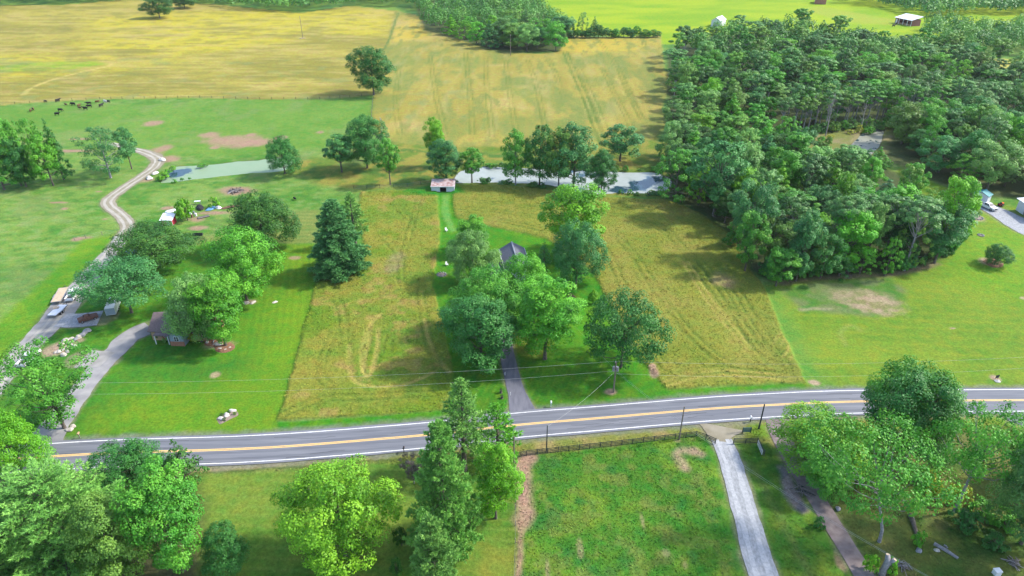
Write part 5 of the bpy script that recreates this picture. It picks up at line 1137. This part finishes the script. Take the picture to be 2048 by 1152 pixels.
MB().add([(-.95, -.78, .92), (.75, -.78, .92), (.75, .78, .92), (-.95, .78, .92), (-.6, -.6, 1.32), (.3, -.6, 1.34), (.3, .6, 1.34), (-.6, .6, 1.32)], [(4, 5, 6, 7), (0, 1, 5, 4), (2, 3, 7, 6)]).build('roof_pillars', 'rust', e)
MB().box((-.1, 0, .95), (1.2, 1.3, .06)).build('cabin_opening', 'dark', e)
for s in (-1, 1):
    for x in (-1.3, 1.3): wheel(e, x, s * .78, .30, .2)
# ================================================================== POLES, WIRES, FENCES
def upole(px, py, ty, label, arm=True, trans=0, r_=.15, dark=False, guy=False):
    p = gp(px, py); hh = height_at(p, ty); e = empty('utility_pole', p, 0, label, 'pole')
    MB().tube([(0, 0, -.4), (0, 0, hh * .5), (0, 0, hh)], [r_ * 1.2, r_, r_ * .8], 8).build('post', 'wood_dark' if dark else 'pole', e)
    if arm:
        MB().box((0, 0, hh - .7), (.12, 1.8, .12)).build('crossarm', 'pole', e)
        for y in (-.8, 0, .8): MB().tube([(0, y, hh - .63), (0, y, hh - .42)], [.07, .04], 6).build('insulator', 'white_metal', e)
    for k in range(trans):
        a = 2.1 * k + .4
        t = MB().tube([(.42 * math.cos(a), .42 * math.sin(a), hh - 2.3), (.42 * math.cos(a), .42 * math.sin(a), hh - 1.35)], .27, 10).build('transformer', 'steel', e)
        MB().tube([(.42 * math.cos(a), .42 * math.sin(a), hh - 1.35), (.42 * math.cos(a), .42 * math.sin(a), hh - 1.12)], .05, 6).build('bushing', 'white_metal', t)
    return Vector((p.x, p.y, p.z + hh))
tp1 = upole(1227, 783, 722, 'wooden utility pole with grey transformers on the lawn by the big oak', True, 2)
tp3 = upole(1028, 948, 872, 'slim wooden pole at the paddock corner by the dirt path', False, r_=.13)
tp2 = upole(1093, 903, 850, 'short dark pole in the paddock fence line', False, r_=.10, dark=True)
tp4 = upole(1358, 880, 813, 'wooden pole standing inside the paddock fence', False, r_=.12)
tp5 = upole(1517, 860, 810, 'dark pole beside the paved lane entrance', False, r_=.14, dark=True)
tp6 = upole(321, 39, 8, 'far utility pole in front of the lone oak', True, 1)
tp7 = upole(606, 78, 33, 'far utility pole wrapped in dry brush on the hay field', True, 0)
tp8 = upole(1021, 112, 68, 'pale utility pole in front of the wood between hay fields', True, 0)
tp9 = upole(-60, 842, 770, 'utility pole by the gravel drive beyond the picture edge', True, 0)
tpA = upole(2180, 770, 705, 'utility pole along the lawn beyond the picture edge', True, 0)
tpB = upole(1860, 1330, 1190, 'utility pole in the rough yard below the picture edge', False, 0)
def wire(a, b, sag, label, r_=.013):
    pts = []
    for i in range(17):
        f = i / 16; q = a.lerp(b, f); q.z -= sag * 4 * f * (1 - f); pts.append(tuple(q))
    return tag(MB().tube(pts, r_, 4, False).build('power_line', 'wire'), label, 'wire')
Z = Vector
wire(tp1 + Z((0, .8, -.42)), tp9 + Z((0, .8, -.42)), 1.6, 'top power line running from the transformer pole over the hay field')
wire(tp1 + Z((0, -.8, -1.5)), tp9 + Z((0, -.8, -1.5)), 2.0, 'lower power line running from the transformer pole over the hay field')
wire(tp1 + Z((0, .8, -.42)), tpA + Z((0, .8, -.42)), 1.6, 'top power line running from the transformer pole over the right hay field')
wire(tp1 + Z((0, -.8, -2.2)), tpA + Z((0, -.8, -1.5)), 2.0, 'lower power line running from the transformer pole over the right hay field')
wire(tp1 + Z((.1, -.1, -2.0)), tpB + Z((-.3, 0, -.4)), 2.2, 'upper of two lines crossing the road toward the rough yard')
wire(tp1 + Z((.1, -.1, -2.3)), tpB + Z((.3, 0, -.9)), 2.4, 'lower of two lines crossing the road toward the rough yard')
wire(tp1 + Z((-.1, -.1, -2.2)), tp2 + Z((0, 0, -.2)), .8, 'service line crossing the road to the short fence pole')
wire(tp1 + Z((-.1, .1, -1.9)), gp(1040, 545) + Z((0, 0, 5.0)), 1.2, 'service line running to the dark roofed house')
def fence(name, pts_px, step, label, rails=4, hp=1.35, m='wood_dark', wire_=False, pr_=.07):
    P2 = [gp(*q) for q in pts_px]; e = empty(name, P2[0], 0, label, 'fence'); o = P2[0]; posts = []
    for a, b in zip(P2[:-1], P2[1:]):
        n = max(1, round((b - a).length / step))
        for i in range(n): posts.append(a.lerp(b, i / n))
    posts.append(P2[-1])
    for q in posts: q.z = Hs(q.x, q.y)
    pm = MB().tube([(0, 0, -.3), (0, 0, hp)], pr_, 6).mesh('post', m)
    for q in posts: inst('post', pm, e, q - o, (0, 0, rnd.random() * 3), (1, 1, .94 + .12 * rnd.random()))
    for k in range(rails):
        z = hp * (.22 + .70 * k / max(rails - 1, 1))
        if wire_: MB().tube([tuple(q - o + Z((0, 0, z))) for q in posts], .015, 3, False).build('wire', 'steel', e)
    return e, posts, o
def rail_fence(name, pts_px, step, label, rails=4, hp=1.35, m='wood_dark'):
    e, posts, o = fence(name, pts_px, step, label, 0, hp, m)
    for a, b in zip(posts[:-1], posts[1:]):
        d = b - a; me_ = MB().box((0, 0, 0), (d.length, .045, .14)).mesh('rail', m)
        for k in range(rails):
            z = hp * (.20 + .70 * k / (rails - 1))
            inst('rail', me_, e, (a + b) / 2 - o + Z((0, 0, z)), (0, -math.atan2(d.z, math.hypot(d.x, d.y)), math.atan2(d.y, d.x)))
    return e
rail_fence('paddock_fence', [(1034, 915), (1053, 911), (1200, 895), (1392, 874), (1411, 880), (1430, 889)], 1.95, 'dark board fence along the road side of the paddock')
rail_fence('gate_fence', [(1466, 889), (1490, 889), (1514, 888), (1520, 901), (1527, 914)], 1.7, 'short dark board fence between the gravel lane and paved lane')
g = empty('farm_gate', gp(1512, 892), dirang((1512, 892), (1517, 904)), 'pale tube gate leaning against the short board fence', 'gate')
for z in (.25, .55, .85, 1.15): MB().tube([(0, .18, z), (2.6, .18, z)], .03, 5).build('tube', 'white_metal', g)
for x in (0, 1.3, 2.6): MB().tube([(x, .18, .2), (x, .18, 1.2)], .03, 5).build('upright', 'white_metal', g)
fence('wire_fence', [(1032, 918), (1031, 960), (1031, 1050), (1029, 1160), (1024, 1260)], 3.0, 'post and wire fence between the front lawn and paddock', 3, 1.2, 'wood_grey', True, .05)
fence('wire_fence', [(-60, 218), (0, 211), (60, 206), (200, 198), (400, 196), (520, 200), (640, 200), (700, 196), (746, 190)], 5.5, 'post and wire fence between the cow pasture and hay hill', 3, 1.3, 'wood_dark', True, .08)
fence('wire_fence', [(747, 191), (742, 250), (740, 285)], 5.5, 'post and wire fence between the pasture and striped hay field', 3, 1.3, 'wood_dark', True, .07)
fence('wire_fence', [(708, 379), (760, 377), (815, 374), (868, 366)], 4.5, 'post and wire fence running to the pond shed', 3, 1.2, 'wood_dark', True, .06)
fence('wire_fence', [(150, 481), (172, 477), (205, 470), (236, 466)], 4., 'short wire fence beside the farm track gate', 3, 1.2, 'wood_grey', True, .06)
# ================================================================== STONES, BEDS, SMALL THINGS
def rockmesh(seed, m):
    r = np.random.RandomState(seed); import bmesh
    bm = bmesh.new(); bmesh.ops.create_icosphere(bm, subdivisions=2, radius=1.0)
    off = r.rand(3) * 9
    for v in bm.verts:
        c = v.co; k = 1 + .22 * math.sin(c.x * 3 + off[0]) * math.cos(c.y * 2.6 + off[1]) + .14 * math.sin(c.z * 4 + off[2]) + .07 * (r.rand() - .5)
        v.co = Vector((c.x * k, c.y * k, max(c.z * k, -.45)))
    me_ = bpy.data.meshes.new('rock'); bm.to_mesh(me_); bm.free(); me_.materials.append(M[m]); return me_
ROCK = {m: [rockmesh(i * 7 + len(m), m) for i in range(3)] for m in ('rock', 'rock_white', 'rock_grey')}
def rock(px, py, sx, sy, sz, m, label, group=None, name='boulder'):
    p = gp(px, py); o = inst(name, rnd.choice(ROCK[m]), None, p + Z((0, 0, sz * .35)), (0, 0, rnd.random() * 6.28), (sx, sy, sz))
    return tag(o, label, 'rock', group)
for px, py, s, m, lb in ((325, 321, 1.5, 'rock_white', 'large white stone at the top end of the duckweed pond'), (311, 348, 1.3, 'rock_white', 'flat white stone halfway along the farm track bank'), (299, 358, 1.5, 'rock_white', 'white stone nearest the farm track bend at the pond foot')):
    rock(px, py, s, s * .7, s * .5, m, lb)
for i, (px, py) in enumerate([(128, 700), (134, 696), (141, 692), (138, 686), (146, 686), (150, 694), (152, 680), (158, 676), (165, 672), (170, 668), (175, 664), (124, 690), (132, 682), (120, 704), (143, 678), (128, 712), (113, 706), (137, 704)]):
    s = rnd.uniform(.45, .95); g_ = i in (8, 9, 10, 6)
    rock(px, py, s, s * .8, s * .6, 'rock_grey' if g_ else 'rock', ('grey' if g_ else 'tan') + ' boulder in the stone row between the two drives', ('grey' if g_ else 'tan') + ' boulders between the drives')
rock(493, 607, .9, .6, .35, 'rock', 'flat tan stone at the lawn beside the slender tree'); rock(550, 605, .7, .35, .22, 'rock_white', 'single pale stone lying alone on the mown lawn')
rock(506, 606, .8, .5, .3, 'rock', 'flat tan stone next to the other lawn stone'); rock(140, 862, .7, .5, .4, 'rock', 'brown stone at the foot of the leaning tree'); rock(147, 856, .6, .5, .35, 'rock', 'larger brown stone behind the leaning tree foot')
def bed(name, pts, m, label, h_=.16):
    q = smooth([P(*a)[:2] for a in pts] + [P(*pts[0])[:2]], 4)[:-1]; c = q.mean(0); n = len(q)
    V = [(x - c[0], y - c[1], .02) for x, y in q] + [((x - c[0]) * .8, (y - c[1]) * .8, h_) for x, y in q] + [(0, 0, h_ * 1.1)]
    mb = MB(); mb.add(V, [(i, (i + 1) % n, n + (i + 1) % n, n + i) for i in range(n)] + [(n + i, n + (i + 1) % n, 2 * n) for i in range(n)])
    me_ = mb.mesh(name, m, True)
    if sum(p.normal.z for p in me_.polygons) < 0: me_.flip_normals()
    o = bpy.data.objects.new(name, me_); o.location = (c[0], c[1], Hs(*c)); link(o); return tag(o, label, 'garden bed')
bed('garden_bed', [(432, 838), (445, 829), (460, 824), (470, 820), (477, 830), (462, 838), (445, 847), (438, 848)], 'mulch_grey', 'small grey mulch bed with white stones alone on the mown lawn')
for px, py, s in ((443, 839, .75), (454, 832, .8), (465, 822, .7)): rock(px, py, s, s * .6, s * .45, 'rock_white', 'white stone in the small grey mulch bed', 'stones in the grey mulch bed')
for px, py, c in ((444, 833, 'dark'), (458, 827, 'dark'), (470, 830, 'olive'), (449, 842, 'dark')):
    tree('small_plant', PR['shrub'][0], gp(px, py, .1), .7, .38, CO[c], ('olive tufted' if c == 'olive' else 'low dark') + ' plant in the small grey mulch bed', 'plant', 'plants in the grey mulch bed')
bed('garden_bed', [(408, 686), (420, 678), (440, 676), (458, 684), (470, 692), (466, 700), (450, 706), (432, 703), (428, 694), (412, 692)], 'mulch', 'red mulch bed with stones around the slender tree')
for px, py, s in ((437, 689, .9), (428, 690, .4), (440, 698, .5), (451, 700, .4), (415, 686, .6), (460, 696, .4)): rock(px, py, s, s * .7, s * .5, 'rock', 'tan stone lying in the red mulch bed', 'stones in the red mulch bed')
tag(MB().tube([tuple(gp(427, 688, .35)), tuple(gp(430, 680, .5))], .14, 8).build('log', 'bark_pale'), 'short pale log standing in the red mulch bed', 'log')
for px, py, c in ((318, 676, 'dark'), (333, 680, 'pale'), (352, 682, 'dark'), (366, 680, 'olive'), (386, 680, 'ylw'), (308, 668, 'dark'), (325, 668, 'plum')):
    T_('foundation_shrub', px - 9, px + 9, py - 15, py + 3, 'shrub', c, {'dark': 'dark', 'pale': 'silvery pale', 'olive': 'olive', 'ylw': 'yellow', 'plum': 'purple'}[c] + ' shrub planted along the front of the brick house', cat='shrub', group='shrubs along the brick house')
def ring(px, py, rm, label, m='rock_grey', n=10, fill='mulch_grey'):
    e = empty('fire_pit', gp(px, py), 0, label, 'fire pit')
    MB().tube([(0, 0, .0), (0, 0, .06)], rm * .9, 16).build('ash', fill, e)
    for i in range(n):
        a = 2 * math.pi * i / n; inst('stone', rnd.choice(ROCK[m]), e, (rm * math.cos(a), rm * math.sin(a), .1), (0, 0, a), (.26, .2, .18))
ring(883, 548, 1.1, 'round stone fire pit on the lawn beside the hay edge'); ring(1952, 437, 1.7, 'broad stone ringed fire pit by the parked pickup', n=14); ring(1825, 384, 1.0, 'stone fire pit in the grass opening of the wood'); ring(1961, 472, .7, 'small stone ring on the lawn below the broad fire pit')
bed('mulch_ring', [(1964, 524), (1976, 518), (1992, 520), (2006, 528), (2002, 536), (1982, 536)], 'mulch', 'round mulch ring under the small lawn tree', .1)
# burn pile and scrap
e = empty('burn_pile', gp(470, 382), 0, 'heap of charred logs on bare soil in the pasture', 'log pile')
r0 = random.Random(9)
for i in range(20):
    a = r0.uniform(0, 6.28); l = r0.uniform(.8, 2.0); x, y, z = r0.gauss(0, 1.1), r0.gauss(0, .8), r0.uniform(.1, .7); t = r0.uniform(-.3, .5)
    MB().tube([(x - l * math.cos(a), y - l * math.sin(a), max(z - t, .05)), (x + l * math.cos(a), y + l * math.sin(a), max(z + t, .05))], r0.uniform(.08, .18), 6).build('log', r0.choice(['wood_grey', 'dark', 'bark_dead', 'bark']), e)
def mound(name, px, py, sx, sy, sz, m, label, cat):
    me_ = rockmesh(int(px), m); o = inst(name, me_, None, gp(px, py) + Z((0, 0, sz * .3)), (0, 0, rnd.random() * 6.28), (sx, sy, sz)); return tag(o, label, cat)
mound('tarp_heap', 424, 416, 2.2, 1.0, .6, 'tarp_blue', 'heap under a pale blue tarp in the scrap row', 'tarp'); mound('tarp_heap', 436, 415, 1.6, .9, .5, 'white_metal', 'heap under a white tarp in the scrap row', 'tarp'); mound('tarp_heap', 342, 423, 1.6, 1., .6, 'white_metal', 'pale covered heap behind the red shed', 'tarp')
mound('brush_heap', 400, 416, 2.0, 1.0, .9, 'dark', 'dark heap of scrap at the start of the scrap row', 'scrap heap'); mound('brush_heap', 460, 414, 3.0, .7, .4, 'rust', 'low rusty scrap heap beside the dark oak', 'scrap heap'); mound('tarp_heap', 265, 505, 1.4, .9, .7, 'tarp_blue', 'blue tarp heap showing under the dark round oak', 'tarp')
for px, py, m, c in ((382, 430, 'white_metal', 'white'), (388, 427, 'steel', 'grey'), (392, 431, 'white_metal', 'white'), (384, 434, 'rust', 'rusty'), (379, 426, 'white_metal', 'white')):
    e = empty('oil_drum', gp(px, py), 0, c + ' oil drum beside the bright bush by the red shed', 'drum', 'oil drums by the red shed')
    MB().tube([(0, 0, 0), (0, 0, .9)], .3, 12).build('barrel', m, e); MB().tube([(0, 0, .3), (0, 0, .34)], .32, 12).tube([(0, 0, .6), (0, 0, .64)], .32, 12).build('hoop', m, e)
e = empty('lumber_stack', gp(407, 434), dirang((398, 436), (416, 432)), 'dark stack of long boards lying in the grass by the scrap', 'lumber')
for i in range(8): MB().box((0, -.5 + (i % 4) * .3, .1 + .16 * (i // 4)), (3.4 - .2 * (i // 4), .26, .12)).build('board', 'wood_grey' if i % 3 else 'wood_dark', e)
e = empty('feed_rack', gp(396, 408), .2, 'pale topped rack standing behind the scrap row', 'rack')
MB().box((0, 0, 1.1), (1.8, .8, .08)).build('top', 'white_metal', e)
for x in (-.8, .8):
    for y in (-.3, .3): MB().box((x, y, .55), (.08, .08, 1.1)).build('leg', 'steel', e)
e = empty('water_trough', gp(396, 470), .1, 'dark cattle trough near the oak behind the house', 'trough')
MB().box((0, .35, .35), (2.6, .08, .6)).box((0, -.35, .35), (2.6, .08, .6)).box((1.3, 0, .35), (.08, .7, .6)).box((-1.3, 0, .35), (.08, .7, .6)).box((0, 0, .1), (2.5, .65, .08)).build('tank', 'wood_dark', e)
e = empty('burn_barrel_pool', gp(443, 566), 0, 'round teal pool behind the brick house trees', 'pool'); e.name = 'garden_pool'
MB().tube([(0, 0, 0), (0, 0, .8)], 1.5, 20, False).build('side', 'teal', e); MB().tube([(0, 0, .55), (0, 0, .6)], 1.48, 20).build('water', 'tarp_blue', e)
# mailboxes, posts, markers, signs
def mailbox(px, py, label, m='white_paint', pm='wood_dark', hp=1.0):
    e = empty('mailbox', gp(px, py), 0, label, 'mailbox')
    MB().box((0, 0, hp / 2 - .1), (.11, .11, hp + .2)).build('post', pm, e)
    MB().prism([(-.14, hp + .02), (.14, hp + .02), (.14, hp + .2), (.07, hp + .29), (-.07, hp + .29), (-.14, hp + .2)], -.28, .28).build('box', m, e)
    MB().box((.16, .1, hp + .28), (.03, .05, .2)).build('flag', 'red_paint', e)
mailbox(1102, 812, 'white mailbox on a white post beside the asphalt lane', 'white_paint', 'white_paint'); mailbox(1500, 845, 'white mailbox on dark post by the slatted panel', 'white_paint'); mailbox(161, 878, 'brown mailbox on a post near the house drive', 'tan', 'wood_grey'); mailbox(808, 904, 'dark mailbox on a roadside post by the pines', 'dark')
for px, py, lb in ((1000, 713, 'farthest up the lane'), (1010, 749, 'halfway along the lane'), (1021, 789, 'closest to the road')):
    tag(MB().tube([(0, 0, 0), (0, 0, .75), (0, 0, .8)], [.05, .05, .03], 6).build('lane_marker', 'white_paint'), 'small white marker post beside the asphalt lane, ' + lb, 'marker').location = gp(px, py)
e = empty('slatted_panel', gp(1492, 868), .05, 'blue green slatted panel on two dark posts beside the gravel lane', 'panel')
for x in (-.75, .75): MB().box((x, 0, .6), (.12, .12, 1.6)).build('post', 'wood_dark', e)
for k in range(4): MB().box((0, -.04, .45 + k * .28), (1.5, .05, .2)).build('slat', 'sign_green', e)
e = empty('yard_sign', gp(1993, 758), .3, 'small black sign board on a pale stone by the road', 'sign')
MB().box((0, 0, .75), (.9, .06, .7)).build('board', 'dark', e)
for x in (-.35, .35): MB().box((x, .03, .3), (.06, .05, .8)).build('leg', 'dark', e)
rock(1995, 762, .6, .45, .25, 'rock_white', 'pale stone at the foot of the black sign board')
tag(MB().tube([tuple(gp(46, 848)), tuple(gp(46, 848) + Z((.25, 0, 1.9)))], .045, 6).build('marker_pole', 'yellow_plastic'), 'thin yellow marker pole in the grass by the drive', 'marker')
for px, py, lb in ((893, 462, 'white garden chair on the mown strip toward the pond shed'), (894, 530, 'white garden chair near the stone fire pit')):
    e = empty('garden_chair', gp(px, py), .8, lb, 'chair')
    MB().box((0, 0, .42), (.6, .6, .06)).build('seat', 'white_paint', e); MB().box((0, .3, .78), (.6, .06, .7)).build('backrest', 'white_paint', e)
    for x in (-.27, .27):
        for y in (-.27, .27): MB().box((x, y, .2), (.06, .06, .42)).build('leg', 'white_paint', e)
        MB().box((x, 0, .64), (.07, .6, .05)).build('armrest', 'white_paint', e)
for px, py, hh, lb in ((1002, 784, .8, 'taller'), (1004, 795, .55, 'shorter')):
    e = empty('garden_stump', gp(px, py), 0, lb + ' brown stump planter on the lawn beside the asphalt lane', 'planter')
    MB().tube([(0, 0, 0), (0, 0, hh * .5), (0, 0, hh)], [.3, .24, .25], 9).build('stump', 'bark', e); inst('plant', PR['shrub'][0]['crown'], e, (0, 0, hh - .1), sc=(.22, .22, .2), color=CO['dark'])
# ---- rough yard at the lower right
def log(a, b, r0_, r1_, m, label, lift=.0):
    A, B = gp(*a), gp(*b); A.z += r0_ * .8 + lift; B.z += r1_ * .8 + lift; Mid = (A + B) / 2 + Z((.06, .05, .03))
    return tag(MB().tube([tuple(A), tuple(Mid), tuple(B)], [r0_, (r0_ + r1_) / 2 * 1.05, r1_], 9).build('fallen_log', m), label, 'log')
log((1866, 1092), (1914, 1121), .30, .22, 'bark_pale', 'long pale fallen log lying in the rough yard')
log((1886, 1094), (1893, 1100), .16, .14, 'bark_pale', 'short cut branch lying next to the pale fallen log')
log((1818, 1034), (1834, 1080), .34, .26, 'bark', 'dark rotten log lying among bark chips'); log((1823, 1036), (1830, 1062), .18, .12, 'wood_grey', 'grey broken branch beside the dark rotten log', .1)
rock(1836, 1105, .55, .42, .4, 'rock_grey', 'grey boulder at the end of the dark rotten log'); rock(1872, 1104, .4, .35, .3, 'rock', 'small tan stone beside the pale fallen log')
e = empty('forked_stump', gp(1762, 1150), 0, 'tall forked grey stump with sawn tops in the rough yard', 'stump')
MB().tube([(0, 0, -.3), (.1, 0, 1.4), (.25, .1, 2.6), (.2, .5, 3.6)], [.55, .45, .42, .3], 10).build('trunk', 'bark_pale', e, True); MB().tube([(.15, 0, 1.7), (.6, 0, 2.6), (1.0, -.1, 3.3)], [.34, .32, .28], 10).build('fork', 'bark_pale', e, True)
MB().tube([(.2, .5, 3.6), (.2, .505, 3.62)], .27, 10).tube([(1.0, -.1, 3.3), (1.01, -.1, 3.32)], .25, 10).build('sawn_face', 'deck_wood', e)
for px, py, w_, c, lb in ((1745, 1142, 34, 'lime', 'left of the forked stump'), (1782, 1146, 30, 'lime', 'right of the forked stump'), (1838, 1088, 26, 'fresh', 'at the end of the rotten log')):
    T_('yard_bush', px - w_ / 2, px + w_ / 2, py - w_ * .9, py + 6, 'shrub', c, 'leafy bright bush ' + lb, cat='shrub')
for px, py, w_, c, lb in ((1870, 985, 40, 'ylw', 'yellow'), (1888, 1005, 40, 'ylw', 'yellow'), (1926, 1000, 44, 'ylw', 'yellow'), (1856, 962, 34, 'ylw', 'yellow'), (1935, 1060, 60, 'deep', 'dark green'), (1990, 1100, 50, 'deep', 'dark green'), (1965, 1040, 60, 'mid', 'mid green'), (2010, 1060, 60, 'mid', 'mid green'), (1640, 1050, 24, 'deep', 'dark green')):
    T_('yard_shrub', px - w_ / 2, px + w_ / 2, py - w_ * .7, py + 8, 'shrub', c, lb + ' undergrowth shrub in the rough yard', cat='shrub', group=lb + ' shrubs of the rough yard')
def sticks(name, px, py, n, rr, label, ms=('bark_dead', 'wood_grey', 'bark')):
    e = empty(name, gp(px, py), 0, label, 'brush pile'); r0 = random.Random(int(px))
    for i in range(n):
        a = r0.uniform(0, 6.28); l = r0.uniform(.4, 1.1) * rr; x, y = r0.gauss(0, .35 * rr), r0.gauss(0, .35 * rr); z = r0.uniform(.05, .5)
        MB().tube([(x - l * math.cos(a), y - l * math.sin(a), max(.04, z - .15)), (x, y, z + .08), (x + l * math.cos(a), y + l * math.sin(a), max(.04, z - .1))], r0.uniform(.03, .07), 5).build('branch', r0.choice(ms), e)
sticks('brush_pile', 1804, 1136, 26, 1.0, 'heap of pale sawn branches beside the forked stump'); sticks('brush_pile', 2022, 1128, 22, 1.2, 'grey brush heap at the yard edge below the bushy tree'); sticks('brush_pile', 1603, 985, 24, 1.6, 'dark twig heap on the bare patch by the paved lane', ('wood_dark', 'bark', 'wood_grey'))
sticks('brush_pile', 1690, 548, 16, 2.2, 'pale fallen branches along the wood edge on the right lawn'); sticks('brush_pile', 606, 78, 30, 2.2, 'dry brush around the far utility pole', ('bark_dead', 'deck_wood'))
sticks('brush_pile', 1142, 592, 20, 1.2, 'brown brush heap on the lawn by the soft green tree', ('bark', 'rust'))
e = empty('utility_box', gp(1990, 1152), .1, 'white utility box standing in the rough yard grass', 'box')
MB().box((0, 0, .45), (.9, .7, .95)).build('cabinet', 'white_metal', e); MB().box((0, 0, .96), (1.0, .8, .08)).build('lid', 'white_paint', e)
rock(1675, 1021, .45, .35, .45, 'rock_grey', 'grey stone beside the paved lane under the leafy tree')
# ---- cattle
def cow_mesh(m, seed):
    mb = MB(); r = random.Random(seed)
    secs = [(-1.05, .98, .18, .22), (-.95, .98, .30, .36), (-.55, .95, .36, .42), (0, .92, .38, .46), (.5, .98, .34, .44), (.85, 1.05, .24, .34), (1.15, 1.0 if seed % 2 else 1.2, .15, .22), (1.35, .62 if seed % 2 else 1.3, .13, .17), (1.55, .38 if seed % 2 else 1.22, .10, .13), (1.62, .30 if seed % 2 else 1.15, .05, .07)]
    n = 10; b = 0
    for x, z, a, h_ in secs:
        for k in range(n): t = 2 * math.pi * k / n; mb.v.append((x, a * math.cos(t), z + h_ * math.sin(t)))
    for i in range(len(secs) - 1):
        for k in range(n): mb.f.append((i * n + k, i * n + (k + 1) % n, (i + 1) * n + (k + 1) % n, (i + 1) * n + k))
    mb.f.append(tuple(range(n))); mb.f.append(tuple((len(secs) - 1) * n + k for k in range(n - 1, -1, -1)))
    for x, y, kn in ((.62, .2, .04), (.62, -.2, .04), (-.82, .2, -.10), (-.82, -.2, -.10)):
        mb.tube([(x, y, .85), (x + kn * -.6, y, .45), (x + kn, y, .25), (x, y, 0)], [.15, .085, .06, .07], 6)
    for s in (-1, 1): mb.tube([(secs[-3][0] - .02, s * .12, secs[-3][1] + .1), (secs[-3][0] - .05, s * .26, secs[-3][1] + .12)], [.05, .02], 4)
    mb.tube([(-1.03, 0, 1.1), (-1.16, 0, .7), (-1.14, 0, .35)], [.04, .025, .04], 4)
    return mb.mesh('cow', m, True)
CM = {(m, k): cow_mesh(m, k) for m in ('cow_black', 'cow_brown', 'cow_white') for k in (0, 1)}
for i, (px, py, m, s) in enumerate([(62, 224, 'brown', .95), (67, 221, 'brown', .95), (115, 231, 'black', 1), (121.5, 223, 'black', 1), (116, 203, 'black', 1.05), (92, 204, 'black', .75), (132, 211, 'brown', .8), (146.5, 211, 'black', 1.1), (158.5, 213, 'brown', .8), (160.5, 218, 'brown', .8), (178, 209, 'black', 1), (179, 215, 'black', 1), (171, 220, 'black', 1.1), (195, 205, 'brown', .85), (203, 213, 'black', 1), (211, 205, 'white', 1), (216, 205, 'black', .95), (1792, 50, 'black', 1.2), (1787, 54, 'black', 1.2), (590, 400, 'black', .7)]):
    k = i % 2; calf = s < .82
    lb = m + (' calf ' if calf else ' cow ') + ('grazing head down ' if k else 'standing head up ')
    lb += 'below the white roofed barn' if px > 1700 else 'alone on the mown pasture near the fence' if px == 590 else 'in the herd near the hay hill fence'
    o = inst('cow', CM[('cow_' + m, k)], None, gp(px, py), (0, 0, rnd.choice([0.2, 2.9, -.5, 3.6, 2.2, .9]) + rnd.uniform(-.3, .3)), (1.02 * s,) * 3)
    tag(o, lb, 'cow', 'cattle on the pasture' if px < 300 else 'cattle by the barn' if px > 1700 else None)

# ================================================================== AIR
hz_ = MB().box((0, 900, 45), (4200, 1960, 97)).build('haze', None)
hm, ht, hb = nodes('haze_air'); ht.nodes.remove(hb); pv = ht.nodes.new('ShaderNodeVolumePrincipled')
pv.inputs['Color'].default_value = (.86, .92, 1.0, 1); pv.inputs['Density'].default_value = .00004; pv.inputs['Anisotropy'].default_value = .2
ht.links.new(pv.outputs[0], ht.nodes['Material Output'].inputs['Volume']); hz_.data.materials.append(hm)
tag(hz_, kind='stuff', label='thin bluish haze filling the air over the valley', cat='haze')
